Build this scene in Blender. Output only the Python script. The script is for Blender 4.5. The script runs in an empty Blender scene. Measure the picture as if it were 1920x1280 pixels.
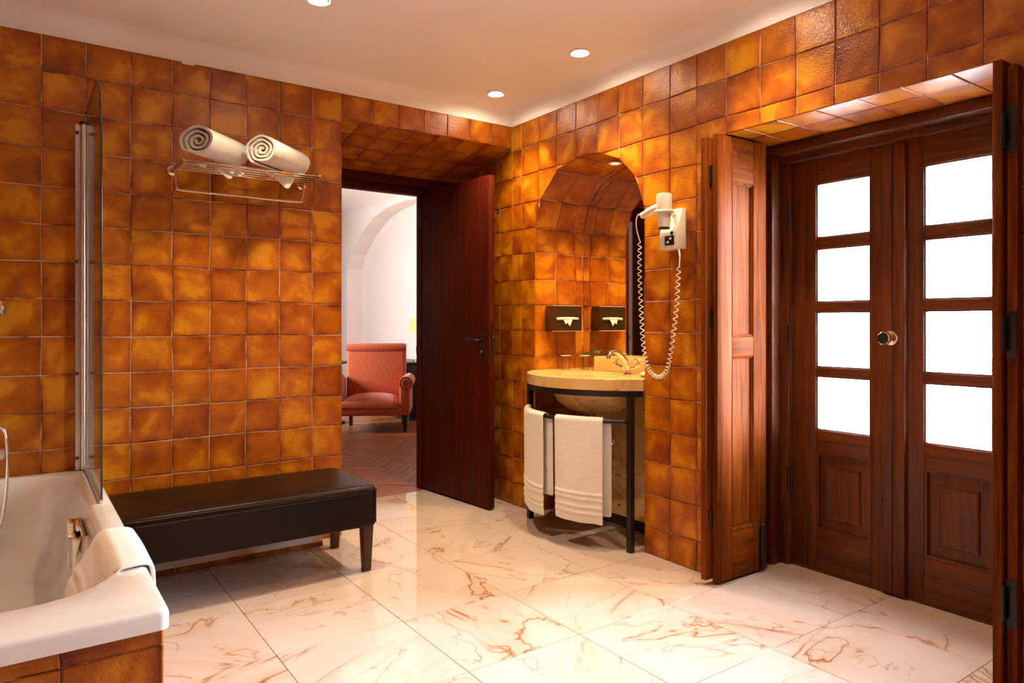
import bpy, bmesh, math, random
from mathutils import Vector, Matrix, Euler
random.seed(11)
R = math.radians
V = Vector
scene = bpy.context.scene
COL = scene.collection

# ------------------------------------------------------------------ camera, world, exposure
XR, YB, ZT, ZC = 2.58, 3.64, 2.40, 2.49          # right wall face, back wall face, tile top, ceiling
cam_d = bpy.data.cameras.new('camera')
cam = bpy.data.objects.new('camera', cam_d)
COL.objects.link(cam)
cam.location = (0, 0, 1.15)
cam.rotation_euler = (R(90), 0, R(-35.3))
cam_d.sensor_width = 36.0
cam_d.lens = 1315.0 / 1920.0 * 36.0
cam_d.shift_y = -34.0 / 1920.0
cam_d.clip_start = 0.02
scene.camera = cam
scene.view_settings.view_transform = 'Standard'
scene.view_settings.look = 'None'
scene.view_settings.gamma = 1.0
scene.view_settings.use_curve_mapping = False
scene.view_settings.exposure = 0.72

world = bpy.data.worlds.new('sky')
scene.world = world
world.use_nodes = True
bg = world.node_tree.nodes['Background']
bg.inputs['Color'].default_value = (0.95, 0.955, 1.0, 1)
bg.inputs['Strength'].default_value = 110.0

def portal(loc, rot, sx, sy):
    d = bpy.data.lights.new('daylight_portal', 'AREA')
    d.shape = 'RECTANGLE'; d.size = sx; d.size_y = sy
    d.cycles.is_portal = True
    o = bpy.data.objects.new('daylight_portal', d); COL.objects.link(o)
    o.location = loc; o.rotation_euler = rot
portal((3.12, 1.49, 1.2), (0, R(90), 0), 1.5, 1.0)         # french doors, facing -x
portal((1.18, 8.0, 1.5), (0, R(-90), 0), 1.0, 0.5)         # unseen window added to light the next room, facing +x

# ------------------------------------------------------------------ node helpers
def new_mat(name):
    m = bpy.data.materials.new(name); m.use_nodes = True
    nt = m.node_tree
    return m, nt, nt.nodes['Principled BSDF']

def N(nt, typ, **kw):
    n = nt.nodes.new(typ)
    for k, v in kw.items():
        if k == 'op': n.operation = v
        elif k == 'inp':
            for kk, vv in v.items(): n.inputs[kk].default_value = vv
        else: setattr(n, k, v)
    return n

def L(nt, a, b): nt.links.new(a, b)

def ramp(nt, stops, interp='LINEAR'):
    n = nt.nodes.new('ShaderNodeValToRGB')
    cr = n.color_ramp; cr.interpolation = interp
    while len(cr.elements) > 1: cr.elements.remove(cr.elements[-1])
    cr.elements[0].position = stops[0][0]; cr.elements[0].color = tuple(stops[0][1]) + (1,)
    for p, c in stops[1:]:
        e = cr.elements.new(p); e.color = tuple(c) + (1,)
    return n

def math_node(nt, op, a, b=None, clamp=False):
    n = nt.nodes.new('ShaderNodeMath'); n.operation = op; n.use_clamp = clamp
    for i, v in enumerate((a, b)):
        if v is None: continue
        if isinstance(v, (int, float)): n.inputs[i].default_value = v
        else: L(nt, v, n.inputs[i])
    return n.outputs[0]

def local_coord(nt, scale=(1, 1, 1), rnd=True):
    """object coordinates, shifted by a random offset for each object"""
    tc = N(nt, 'ShaderNodeTexCoord')
    mp = N(nt, 'ShaderNodeMapping'); mp.inputs['Scale'].default_value = scale
    L(nt, tc.outputs['Object'], mp.inputs['Vector'])
    if rnd:
        oi = N(nt, 'ShaderNodeObjectInfo')
        s = math_node(nt, 'MULTIPLY', oi.outputs['Random'], 37.0)
        c = N(nt, 'ShaderNodeCombineXYZ')
        for i in range(3): L(nt, s, c.inputs[i])
        L(nt, c.outputs[0], mp.inputs['Location'])
    return mp.outputs['Vector'], tc

def noise(nt, vec, scale, detail=3.0, rough=0.55, dist=0.0):
    n = N(nt, 'ShaderNodeTexNoise')
    n.inputs['Scale'].default_value = scale; n.inputs['Detail'].default_value = detail
    n.inputs['Roughness'].default_value = rough; n.inputs['Distortion'].default_value = dist
    L(nt, vec, n.inputs['Vector'])
    return n.outputs['Fac']

def bump(nt, bsdf, height, strength=0.2, distance=0.002, prev=None):
    b = N(nt, 'ShaderNodeBump'); b.inputs['Strength'].default_value = strength
    b.inputs['Distance'].default_value = distance
    L(nt, height, b.inputs['Height'])
    if prev: L(nt, prev, b.inputs['Normal'])
    L(nt, b.outputs[0], bsdf.inputs['Normal'])
    return b.outputs[0]

def plain(name, col, rough=0.5, metal=0.0, coat=0.0, spec=0.5):
    m, nt, b = new_mat(name)
    vec, _ = local_coord(nt)
    f = noise(nt, vec, 6.0)
    r = ramp(nt, [(0.3, [c * 0.92 for c in col]), (0.7, [min(1, c * 1.06) for c in col])])
    L(nt, f, r.inputs[0]); L(nt, r.outputs[0], b.inputs['Base Color'])
    b.inputs['Roughness'].default_value = rough; b.inputs['Metallic'].default_value = metal
    b.inputs['Coat Weight'].default_value = coat; b.inputs['Coat Roughness'].default_value = 0.08
    b.inputs['Specular IOR Level'].default_value = spec
    return m

def emitter(name, col, strength, base=None):
    m, nt, b = new_mat(name)
    b.inputs['Base Color'].default_value = tuple(base or col) + (1,)
    b.inputs['Emission Color'].default_value = tuple(col) + (1,)
    b.inputs['Emission Strength'].default_value = strength
    return m

# ------------------------------------------------------------------ materials
M = {}
GLAZE = [(0.18, (0.15, 0.022, 0.0008)), (0.42, (0.275, 0.060, 0.0013)), (0.62, (0.385, 0.106, 0.002)), (0.80, (0.53, 0.205, 0.004))]
def glaze_mat():
    m, nt, b = new_mat('amber_glaze')
    vec, tc = local_coord(nt)
    oi = N(nt, 'ShaderNodeObjectInfo')
    n1 = noise(nt, vec, 7.5, 2.0, 0.5, 0.5)
    n2 = noise(nt, vec, 60.0, 4.0, 0.7)
    sep = N(nt, 'ShaderNodeSeparateXYZ'); L(nt, tc.outputs['Object'], sep.inputs[0])
    ax = math_node(nt, 'ABSOLUTE', sep.outputs[0]); ay = math_node(nt, 'ABSOLUTE', sep.outputs[1])
    mx = math_node(nt, 'MAXIMUM', ax, ay)
    edge = N(nt, 'ShaderNodeMapRange'); L(nt, mx, edge.inputs[0])
    edge.inputs[1].default_value = 0.050; edge.inputs[2].default_value = 0.082
    edge.inputs[3].default_value = 0.03; edge.inputs[4].default_value = -0.13
    f = math_node(nt, 'SUBTRACT', math_node(nt, 'MULTIPLY', n1, 1.15), -0.02)
    f = math_node(nt, 'ADD', f, edge.outputs[0])
    f = math_node(nt, 'ADD', f, math_node(nt, 'MULTIPLY', math_node(nt, 'SUBTRACT', n2, 0.5), 0.22))
    f = math_node(nt, 'ADD', f, math_node(nt, 'MULTIPLY', math_node(nt, 'SUBTRACT', oi.outputs['Random'], 0.55), 0.20))
    r = ramp(nt, GLAZE); L(nt, f, r.inputs[0]); L(nt, r.outputs[0], b.inputs['Base Color'])
    b.inputs['Roughness'].default_value = 0.36; b.inputs['Specular IOR Level'].default_value = 0.22
    b.inputs['Coat Weight'].default_value = 0.30; b.inputs['Coat Roughness'].default_value = 0.10
    h1 = noise(nt, vec, 22.0, 2.0); h2 = noise(nt, vec, 130.0, 2.0, 0.6)
    p = bump(nt, b, h1, 0.16, 0.004)
    p2 = bump(nt, b, h2, 0.8, 0.0022, p)
    L(nt, p2, b.inputs['Coat Normal'])
    return m
M['glaze'] = glaze_mat()

def glaze_far():
    """same tiles on the walls that the photograph does not look at"""
    m, nt, b = new_mat('amber_tile_far')
    tc = N(nt, 'ShaderNodeTexCoord')
    br = N(nt, 'ShaderNodeTexBrick'); br.offset = 0.0; br.squash = 1.0
    br.inputs['Scale'].default_value = 1.0
    br.inputs['Brick Width'].default_value = 0.168; br.inputs['Row Height'].default_value = 0.164
    br.inputs['Mortar Size'].default_value = 0.003
    br.inputs['Color1'].default_value = (0.32, 0.08, 0.003, 1); br.inputs['Color2'].default_value = (0.45, 0.13, 0.004, 1)
    br.inputs['Mortar'].default_value = (0.40, 0.22, 0.12, 1)
    sep = N(nt, 'ShaderNodeSeparateXYZ'); L(nt, tc.outputs['Object'], sep.inputs[0])
    s = math_node(nt, 'ADD', sep.outputs[0], sep.outputs[1])
    cb = N(nt, 'ShaderNodeCombineXYZ'); L(nt, s, cb.inputs[0]); L(nt, sep.outputs[2], cb.inputs[1])
    L(nt, cb.outputs[0], br.inputs['Vector']); L(nt, br.outputs['Color'], b.inputs['Base Color'])
    b.inputs['Roughness'].default_value = 0.3
    return m
M['glaze_far'] = glaze_far()

def grout_mat():
    m, nt, b = new_mat('grout')
    vec, _ = local_coord(nt, rnd=False)
    f = noise(nt, vec, 5.0, 4.0, 0.7)
    r = ramp(nt, [(0.38, (0.16, 0.06, 0.02)), (0.46, (0.34, 0.17, 0.08)), (0.55, (0.70, 0.50, 0.36))])
    L(nt, f, r.inputs[0]); L(nt, r.outputs[0], b.inputs['Base Color']); b.inputs['Roughness'].default_value = 0.85
    return m
M['grout'] = grout_mat()

def plaster_mat(name, col):
    m, nt, b = new_mat(name)
    vec, _ = local_coord(nt, rnd=False)
    f = noise(nt, vec, 2.2, 4.0)
    r = ramp(nt, [(0.3, [c * 0.96 for c in col]), (0.7, col)])
    L(nt, f, r.inputs[0]); L(nt, r.outputs[0], b.inputs['Base Color']); b.inputs['Roughness'].default_value = 0.75
    bump(nt, b, noise(nt, vec, 14.0, 4.0), 0.05, 0.002)
    return m
M['plaster'] = plaster_mat('white_plaster', (0.91, 0.895, 0.875))
M['plaster_room'] = plaster_mat('warm_white_plaster', (0.76, 0.64, 0.57))

def marble_mat(name, base, tint, vein, vein2, rough, sc=1.0, coat=0.0):
    m, nt, b = new_mat(name)
    tc = N(nt, 'ShaderNodeTexCoord'); oi = N(nt, 'ShaderNodeObjectInfo')
    mp = N(nt, 'ShaderNodeMapping'); L(nt, tc.outputs['Object'], mp.inputs['Vector'])
    s = math_node(nt, 'MULTIPLY', oi.outputs['Random'], 53.0)
    c = N(nt, 'ShaderNodeCombineXYZ')
    for i in range(3): L(nt, s, c.inputs[i])
    L(nt, c.outputs[0], mp.inputs['Location'])
    rot = N(nt, 'ShaderNodeCombineXYZ'); L(nt, math_node(nt, 'MULTIPLY', oi.outputs['Random'], 19.0), rot.inputs[2])
    L(nt, rot.outputs[0], mp.inputs['Rotation'])
    mp2 = N(nt, 'ShaderNodeMapping'); mp2.inputs['Scale'].default_value = (1.0, 0.42, 1.0)
    L(nt, mp.outputs[0], mp2.inputs['Vector'])
    vec = mp2.outputs[0]
    def vein_mask(scale, width, dist, detail=5.0):
        f = noise(nt, vec, scale * sc, detail, 0.58, dist)
        d = math_node(nt, 'ABSOLUTE', math_node(nt, 'SUBTRACT', f, 0.5))
        mr = N(nt, 'ShaderNodeMapRange'); L(nt, d, mr.inputs[0])
        mr.inputs[1].default_value = 0.0; mr.inputs[2].default_value = width
        mr.inputs[3].default_value = 1.0; mr.inputs[4].default_value = 0.0
        return mr.outputs[0]
    cloud = noise(nt, vec, 3.0 * sc, 4.0)
    r0 = ramp(nt, [(0.30, tint), (0.62, base)]); L(nt, cloud, r0.inputs[0])
    gate = ramp(nt, [(0.46, (0, 0, 0)), (0.60, (1, 1, 1))]); L(nt, noise(nt, vec, 2.4 * sc, 2.0), gate.inputs[0])
    v1 = math_node(nt, 'MULTIPLY', vein_mask(2.6, 0.011, 0.8, 4.0), math_node(nt, 'ADD', math_node(nt, 'MULTIPLY', gate.outputs[0], 0.85), 0.12), True)
    gate2 = ramp(nt, [(0.48, (0, 0, 0)), (0.62, (1, 1, 1))]); L(nt, noise(nt, vec, 5.5 * sc, 2.0), gate2.inputs[0])
    v2 = math_node(nt, 'MULTIPLY', vein_mask(5.0, 0.010, 0.5, 3.0), math_node(nt, 'MULTIPLY', gate2.outputs[0], 0.75), True)
    halo = math_node(nt, 'MULTIPLY', math_node(nt, 'MULTIPLY', vein_mask(2.6, 0.075, 0.8, 4.0), gate.outputs[0]), 0.38, True)
    cur = r0.outputs[0]
    for fac, colr in ((halo, vein2), (v2, vein), (v1, vein)):
        mx = N(nt, 'ShaderNodeMix', data_type='RGBA')
        L(nt, fac, mx.inputs[0]); L(nt, cur, mx.inputs[6]); mx.inputs[7].default_value = tuple(colr) + (1,)
        cur = mx.outputs[2]
    L(nt, cur, b.inputs['Base Color'])
    b.inputs['Roughness'].default_value = rough
    b.inputs['Coat Weight'].default_value = coat; b.inputs['Coat Roughness'].default_value = 0.05
    return m
M['marble_floor'] = marble_mat('polished_pink_marble', (0.565, 0.47, 0.44), (0.52, 0.41, 0.355), (0.26, 0.095, 0.032), (0.45, 0.26, 0.12), 0.07)
M['marble'] = marble_mat('cream_marble', (0.70, 0.50, 0.22), (0.60, 0.36, 0.11), (0.30, 0.11, 0.02), (0.50, 0.26, 0.06), 0.16, 1.3)
M['joint'] = plain('floor_joint', (0.20, 0.11, 0.06), 0.8)

def wood_mat(name, c0, c1, axis='z', rough=0.45, coat=0.05, sc=1.0, spec=0.3):
    m, nt, b = new_mat(name)
    s = {'z': (26, 26, 1.3), 'y': (26, 1.3, 26), 'x': (1.3, 26, 26)}[axis]
    vec, _ = local_coord(nt, tuple(k * sc for k in s))
    f = noise(nt, vec, 1.0, 6.0, 0.62, 0.9)
    g = noise(nt, vec, 5.0, 3.0, 0.6)
    f2 = math_node(nt, 'ADD', math_node(nt, 'MULTIPLY', f, 0.75), math_node(nt, 'MULTIPLY', g, 0.25))
    r = ramp(nt, [(0.34, c0), (0.50, [(a + d) / 2 for a, d in zip(c0, c1)]), (0.66, c1)])
    L(nt, f2, r.inputs[0]); L(nt, r.outputs[0], b.inputs['Base Color'])
    b.inputs['Roughness'].default_value = rough; b.inputs['Specular IOR Level'].default_value = spec
    b.inputs['Coat Weight'].default_value = coat; b.inputs['Coat Roughness'].default_value = 0.18
    bump(nt, b, f2, 0.10, 0.002)
    return m
RED0, RED1 = (0.032, 0.0030, 0.0008), (0.092, 0.0105, 0.002)
M['door_wood'] = wood_mat('dark_mahogany', RED0, RED1, 'z', 0.55, 0.0, spec=0.10)
M['door_wood_x'] = wood_mat('dark_mahogany_rail', RED0, RED1, 'x', 0.55, 0.0, spec=0.10)
W0, W1 = (0.046, 0.0085, 0.0016), (0.14, 0.034, 0.005)
S0, S1 = (0.055, 0.0095, 0.001), (0.22, 0.052, 0.0045)
for k_, a_ in (('shut', 'z'), ('shut_x', 'x')): M[k_] = wood_mat('shutter_wood_' + a_, S0, S1, a_, 0.6, 0.0, spec=0.04)
M['wood'] = wood_mat('red_brown_wood', W0, W1)
M['wood_y'] = wood_mat('red_brown_wood_rail', W0, W1, 'y')
M['wood_x'] = wood_mat('red_brown_wood_rail_x', W0, W1, 'x')
M['parquet'] = wood_mat('oiled_parquet', (0.17, 0.045, 0.012), (0.38, 0.125, 0.036), 'x', 0.40, 0.0, spec=0.25)
M['cabinet'] = wood_mat('dark_walnut', (0.025, 0.012, 0.008), (0.05, 0.025, 0.016), 'x', 0.35)

def leather_mat():
    m, nt, b = new_mat('dark_leather')
    vec, _ = local_coord(nt)
    f = noise(nt, vec, 9.0, 4.0)
    r = ramp(nt, [(0.3, (0.007, 0.0028, 0.0016)), (0.7, (0.012, 0.005, 0.003))]); L(nt, f, r.inputs[0])
    L(nt, r.outputs[0], b.inputs['Base Color']); b.inputs['Roughness'].default_value = 0.36; b.inputs['Specular IOR Level'].default_value = 0.14
    vo = N(nt, 'ShaderNodeTexVoronoi'); vo.inputs['Scale'].default_value = 260.0; L(nt, vec, vo.inputs['Vector'])
    bump(nt, b, vo.outputs['Distance'], 0.12, 0.001)
    return m
M['leather'] = leather_mat()
M['thread'] = plain('tan_thread', (0.16, 0.085, 0.035), 0.6)
M['espresso'] = wood_mat('espresso_wood', (0.045, 0.018, 0.009), (0.085, 0.034, 0.015), 'z', 0.3)
M['iron'] = plain('black_iron', (0.012, 0.010, 0.010), 0.35, 0.3)
M['chrome'] = plain('chrome', (0.82, 0.80, 0.78), 0.10, 1.0)
M['alu'] = plain('satin_aluminium', (0.72, 0.68, 0.64), 0.30, 0.9)
M['brass_steel'] = plain('polished_nickel', (0.78, 0.66, 0.52), 0.16, 1.0)
M['bronze'] = plain('dark_bronze_steel', (0.16, 0.115, 0.06), 0.24, 0.9)
M['porcelain'] = plain('white_enamel', (0.76, 0.745, 0.72), 0.12, 0.0, 0.5)
M['plastic'] = plain('white_plastic', (0.80, 0.76, 0.68), 0.35)
M['dark_plastic'] = plain('black_plastic', (0.012, 0.012, 0.012), 0.5, spec=0.2)
M['rubber'] = plain('black_rubber', (0.01, 0.01, 0.01), 0.6)
M['leaf'] = plain('green_leaf', (0.035, 0.11, 0.02), 0.4)
M['soap'] = plain('white_soap', (0.85, 0.82, 0.74), 0.4)
M['tissue'] = plain('white_tissue', (0.88, 0.85, 0.78), 0.8)
M['ground'] = plain('pale_terrace', (0.72, 0.72, 0.72), 0.8)
M['stone'] = plain('pale_stone', (0.12, 0.115, 0.11), 0.9)
M['conifer'] = plain('conifer_green', (0.10, 0.11, 0.10), 0.9)

def terry_mat(name, col):
    m, nt, b = new_mat(name)
    vec, _ = local_coord(nt)
    f = noise(nt, vec, 260.0, 3.0, 0.7)
    r = ramp(nt, [(0.3, [c * 0.82 for c in col]), (0.65, col)]); L(nt, f, r.inputs[0])
    L(nt, r.outputs[0], b.inputs['Base Color']); b.inputs['Roughness'].default_value = 0.95
    b.inputs['Sheen Weight'].default_value = 0.3; b.inputs['Specular IOR Level'].default_value = 0.1
    p = bump(nt, b, f, 0.55, 0.002)
    bump(nt, b, noise(nt, vec, 26.0, 3.0), 0.4, 0.006, p)
    return m
M['terry'] = terry_mat('white_terry', (0.80, 0.775, 0.73))

def fabric_mat():
    m, nt, b = new_mat('orange_dotted_fabric')
    vec, _ = local_coord(nt, rnd=False)
    vo = N(nt, 'ShaderNodeTexVoronoi'); vo.inputs['Scale'].default_value = 42.0; vo.inputs['Randomness'].default_value = 0.15
    L(nt, vec, vo.inputs['Vector'])
    r = ramp(nt, [(0.14, (0.62, 0.18, 0.05)), (0.26, (0.50, 0.075, 0.012))]); L(nt, vo.outputs['Distance'], r.inputs[0])
    L(nt, r.outputs[0], b.inputs['Base Color']); b.inputs['Roughness'].default_value = 0.85
    b.inputs['Sheen Weight'].default_value = 0.3
    return m
M['fabric'] = fabric_mat()

def thin_glass(name, tint, refl):
    m, nt, b = new_mat(name)
    nt.nodes.remove(b)
    out = nt.nodes['Material Output']
    tr = N(nt, 'ShaderNodeBsdfTransparent'); tr.inputs[0].default_value = tuple(tint) + (1,)
    gl = N(nt, 'ShaderNodeBsdfGlossy'); gl.inputs['Roughness'].default_value = 0.02
    fr = N(nt, 'ShaderNodeFresnel'); fr.inputs[0].default_value = 1.45
    f = math_node(nt, 'MULTIPLY', fr.outputs[0], refl, True)
    mx = N(nt, 'ShaderNodeMixShader'); L(nt, f, mx.inputs[0]); L(nt, tr.outputs[0], mx.inputs[1]); L(nt, gl.outputs[0], mx.inputs[2])
    L(nt, mx.outputs[0], out.inputs['Surface'])
    return m
M['pane'] = thin_glass('window_glass', (0.95, 0.96, 0.96), 0.8)
M['screen'] = thin_glass('shower_glass', (0.88, 0.90, 0.88), 0.55)
M['tumbler'] = thin_glass('tumbler_glass', (0.985, 0.985, 0.975), 0.45)
M['glass_edge'] = plain('dark_glass_edge', (0.02, 0.035, 0.025), 0.2)
M['mirror'] = plain('mirror_silver', (0.84, 0.82, 0.78), 0.015, 1.0)
M['bulb'] = emitter('warm_lamp', (1.0, 0.82, 0.58), 150.0)
M['bulb_dim'] = emitter('niche_lamp', (1.0, 0.66, 0.28), 1.6)
M['shade'] = emitter('lamp_shade', (1.0, 0.42, 0.08), 0.9, (0.35, 0.14, 0.03))

# ------------------------------------------------------------------ object helpers
def wloc(o):
    v = V((0, 0, 0))
    while o is not None:
        v = v + V(o.location); o = o.parent
    return v

def tag(o, label=None, cat=None, group=None, kind=None):
    if label: o['label'] = label
    if cat: o['category'] = cat
    if group: o['group'] = group
    if kind: o['kind'] = kind
    return o

def empty(name, loc, label=None, cat=None, group=None, kind=None):
    o = bpy.data.objects.new(name, None); COL.objects.link(o)
    o.location = loc; o.empty_display_size = 0.05
    return tag(o, label, cat, group, kind)

def link_mesh(name, me, mat, parent=None, matrix=None):
    o = bpy.data.objects.new(name, me); COL.objects.link(o)
    if mat is not None: me.materials.append(mat)
    if parent is not None: o.parent = parent
    return o

def obj(name, verts, faces, mat, parent=None, smooth=False, angle=None):
    """verts in world space; the origin goes to the middle of the bounds"""
    vs = [V(v) for v in verts]
    lo = V((min(v[i] for v in vs) for i in range(3))); hi = V((max(v[i] for v in vs) for i in range(3)))
    c = (lo + hi) / 2
    me = bpy.data.meshes.new(name)
    me.from_pydata([tuple(v - c) for v in vs], [], faces)
    bm = bmesh.new(); bm.from_mesh(me)
    bmesh.ops.recalc_face_normals(bm, faces=bm.faces)
    bm.to_mesh(me); bm.free()
    o = link_mesh(name, me, mat, parent)
    o.location = c - (wloc(parent) if parent is not None else V((0, 0, 0)))
    if smooth:
        for p in me.polygons: p.use_smooth = True
        if angle: me.set_sharp_from_angle(angle=R(angle))
    me.update()
    return o

class MB:
    def __init__(self): self.v = []; self.f = []
    def add(self, vs, fs):
        n = len(self.v); self.v += [tuple(x) for x in vs]; self.f += [tuple(n + i for i in f) for f in fs]; return self
    def box(self, lo, hi):
        x0, y0, z0 = lo; x1, y1, z1 = hi
        return self.add([(x0, y0, z0), (x1, y0, z0), (x1, y1, z0), (x0, y1, z0), (x0, y0, z1), (x1, y0, z1), (x1, y1, z1), (x0, y1, z1)],
                        [(0, 3, 2, 1), (4, 5, 6, 7), (0, 1, 5, 4), (1, 2, 6, 5), (2, 3, 7, 6), (3, 0, 4, 7)])
    def prism(self, poly, axis, a, b):
        """2-D polygon in the other two axes (in xyz order) pulled along axis from a to b"""
        def p(q, t):
            q = list(q); q.insert('xyz'.index(axis), t); return tuple(q)
        n = len(poly)
        return self.add([p(q, a) for q in poly] + [p(q, b) for q in poly],
                        [tuple(range(n))[::-1], tuple(range(n, 2 * n))] + [(i, (i + 1) % n, n + (i + 1) % n, n + i) for i in range(n)])
    def tube(self, pts, r, seg=10, closed=False):
        pts = [V(p) for p in pts]; n = len(pts)
        rr = r if isinstance(r, (list, tuple)) else [r] * n
        vs = []; t0 = None; nrm = None
        for i, p in enumerate(pts):
            if closed: t = (pts[(i + 1) % n] - pts[i - 1]).normalized()
            else: t = (pts[min(i + 1, n - 1)] - pts[max(i - 1, 0)]).normalized()
            if nrm is None:
                a = V((0, 0, 1)) if abs(t.z) < 0.9 else V((1, 0, 0))
                nrm = t.cross(a).normalized()
            else:
                nrm = (nrm - t * nrm.dot(t)).normalized()
            b = t.cross(nrm)
            for k in range(seg):
                an = 2 * math.pi * k / seg
                vs.append(p + (nrm * math.cos(an) + b * math.sin(an)) * rr[i])
        fs = []
        m = n if closed else n - 1
        for i in range(m):
            for k in range(seg):
                a = i * seg + k; b2 = i * seg + (k + 1) % seg
                c = ((i + 1) % n) * seg + (k + 1) % seg; d = ((i + 1) % n) * seg + k
                fs.append((a, b2, c, d))
        if not closed:
            fs.append(tuple(range(seg))[::-1]); fs.append(tuple((n - 1) * seg + k for k in range(seg)))
        return self.add(vs, fs)
    def lathe(self, prof, origin, axis=(0, 0, 1), seg=24):
        """profile of (radius, height) along axis"""
        o = V(origin); a = V(axis).normalized()
        u = a.orthogonal().normalized(); w = a.cross(u)
        vs = []
        for r, h in prof:
            for k in range(seg):
                t = 2 * math.pi * k / seg
                vs.append(o + a * h + (u * math.cos(t) + w * math.sin(t)) * r)
        fs = []
        for i in range(len(prof) - 1):
            for k in range(seg):
                fs.append((i * seg + k, i * seg + (k + 1) % seg, (i + 1) * seg + (k + 1) % seg, (i + 1) * seg + k))
        if prof[0][0] > 1e-6: fs.append(tuple(range(seg))[::-1])
        if prof[-1][0] > 1e-6: fs.append(tuple((len(prof) - 1) * seg + k for k in range(seg)))
        return self.add(vs, fs)
    def loops(self, loops, cap0=True, cap1=True):
        n = len(loops[0]); vs = [p for l in loops for p in l]; fs = []
        for i in range(len(loops) - 1):
            for k in range(n):
                fs.append((i * n + k, i * n + (k + 1) % n, (i + 1) * n + (k + 1) % n, (i + 1) * n + k))
        if cap0: fs.append(tuple(range(n))[::-1])
        if cap1: fs.append(tuple((len(loops) - 1) * n + k for k in range(n)))
        return self.add(vs, fs)
    def build(self, name, mat, parent=None, smooth=False, angle=None):
        return obj(name, self.v, self.f, mat, parent, smooth, angle)

def bevel_mesh(o, w, seg=2):
    bm = bmesh.new(); bm.from_mesh(o.data)
    bmesh.ops.bevel(bm, geom=bm.edges[:] + bm.verts[:], offset=w, segments=seg, profile=0.5, affect='EDGES', clamp_overlap=True)
    bm.to_mesh(o.data); bm.free()
    for p in o.data.polygons: p.use_smooth = True
    o.data.set_sharp_from_angle(angle=R(40))
    return o

def box(name, lo, hi, mat, parent=None, bev=0.0, seg=2):
    o = MB().box(lo, hi).build(name, mat, parent)
    if bev: bevel_mesh(o, bev, seg)
    return o

def rot_box(name, c, size, rz, mat, parent=None, bev=0.0, seg=2, tilt=None):
    """box centred on c, turned by rz about z (and tilt = extra rotation matrix)"""
    mb = MB().box([-s / 2 for s in size], [s / 2 for s in size])
    m = Matrix.Rotation(rz, 3, 'Z')
    if tilt is not None: m = m @ tilt
    mb.v = [tuple(m @ V(v) + V(c)) for v in mb.v]
    o = mb.build(name, mat, parent)
    if bev: bevel_mesh(o, bev, seg)
    return o

def rounded_rect(x0, x1, y0, y1, r, z, n=8):
    pts = []
    for cx, cy, a0 in ((x1 - r, y1 - r, 0), (x0 + r, y1 - r, 90), (x0 + r, y0 + r, 180), (x1 - r, y0 + r, 270)):
        for k in range(n + 1):
            a = R(a0 + 90.0 * k / n)
            pts.append((cx + r * math.cos(a), cy + r * math.sin(a), z))
    return pts

def smooth_path(pts, n=6):
    """Catmull-Rom through the points"""
    P = [V(p) for p in pts]; out = []
    for i in range(len(P) - 1):
        p0 = P[max(i - 1, 0)]; p1 = P[i]; p2 = P[i + 1]; p3 = P[min(i + 2, len(P) - 1)]
        for k in range(n):
            t = k / n
            out.append(0.5 * ((2 * p1) + (p2 - p0) * t + (2 * p0 - 5 * p1 + 4 * p2 - p3) * t * t + (3 * p1 - p0 - 3 * p2 + p3) * t ** 3))
    out.append(P[-1]); return out

# ------------------------------------------------------------------ tile helpers (2-D polygons in a wall plane)
def clip_half(poly, p, n):
    """keep the side of the line through p with (q-p).n >= 0"""
    out = []
    for i in range(len(poly)):
        a = poly[i]; b = poly[(i + 1) % len(poly)]
        da = (a[0] - p[0]) * n[0] + (a[1] - p[1]) * n[1]; db = (b[0] - p[0]) * n[0] + (b[1] - p[1]) * n[1]
        if da >= 0: out.append(a)
        if (da >= 0) != (db >= 0):
            t = da / (da - db); out.append((a[0] + (b[0] - a[0]) * t, a[1] + (b[1] - a[1]) * t))
    return out

def area(poly):
    return 0.5 * sum(poly[i][0] * poly[(i + 1) % len(poly)][1] - poly[(i + 1) % len(poly)][0] * poly[i][1] for i in range(len(poly)))

def diff_convex(poly, clip):
    """poly minus the convex counter-clockwise polygon clip, as convex pieces"""
    inter = poly
    for i in range(len(clip)):
        a = clip[i]; b = clip[(i + 1) % len(clip)]
        inter = clip_half(inter, a, (a[1] - b[1], b[0] - a[0]))
        if len(inter) < 3: return [poly]
    left = abs(area(poly)) - abs(area(inter))
    if abs(area(inter)) < 2e-6: return [poly]
    for i in range(len(clip)):                      # one cut is enough
        a = clip[i]; b = clip[(i + 1) % len(clip)]
        o = clip_half(poly, a, (b[1] - a[1], a[0] - b[0]))
        if len(o) > 2 and abs(abs(area(o)) - left) < 0.04 * abs(area(poly)): return [o] if abs(area(o)) > 1e-5 else []
    pieces = []; cur = poly
    for i in range(len(clip)):
        a = clip[i]; b = clip[(i + 1) % len(clip)]
        e = (b[0] - a[0], b[1] - a[1]); n_in = (-e[1], e[0])
        o = clip_half(cur, a, (-n_in[0], -n_in[1]))
        if len(o) > 2 and abs(area(o)) > 1e-7: pieces.append(o)
        cur = clip_half(cur, a, n_in)
        if len(cur) < 3: break
    return pieces

def shrink(poly, g):
    if area(poly) < 0: poly = poly[::-1]
    cur = poly
    for i in range(len(poly)):
        a = poly[i]; b = poly[(i + 1) % len(poly)]
        e = V((b[0] - a[0], b[1] - a[1]))
        if e.length < 1e-6: continue
        n = V((-e.y, e.x)).normalized()
        cur = clip_half(cur, (a[0] + n.x * g, a[1] + n.y * g), (n.x, n.y))
        if len(cur) < 3: return []
    out = []
    for p in cur:
        if not out or (V(p) - V(out[-1])).length > 1e-4: out.append(p)
    if len(out) > 2 and (V(out[0]) - V(out[-1])).length < 1e-4: out.pop()
    return out

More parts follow.
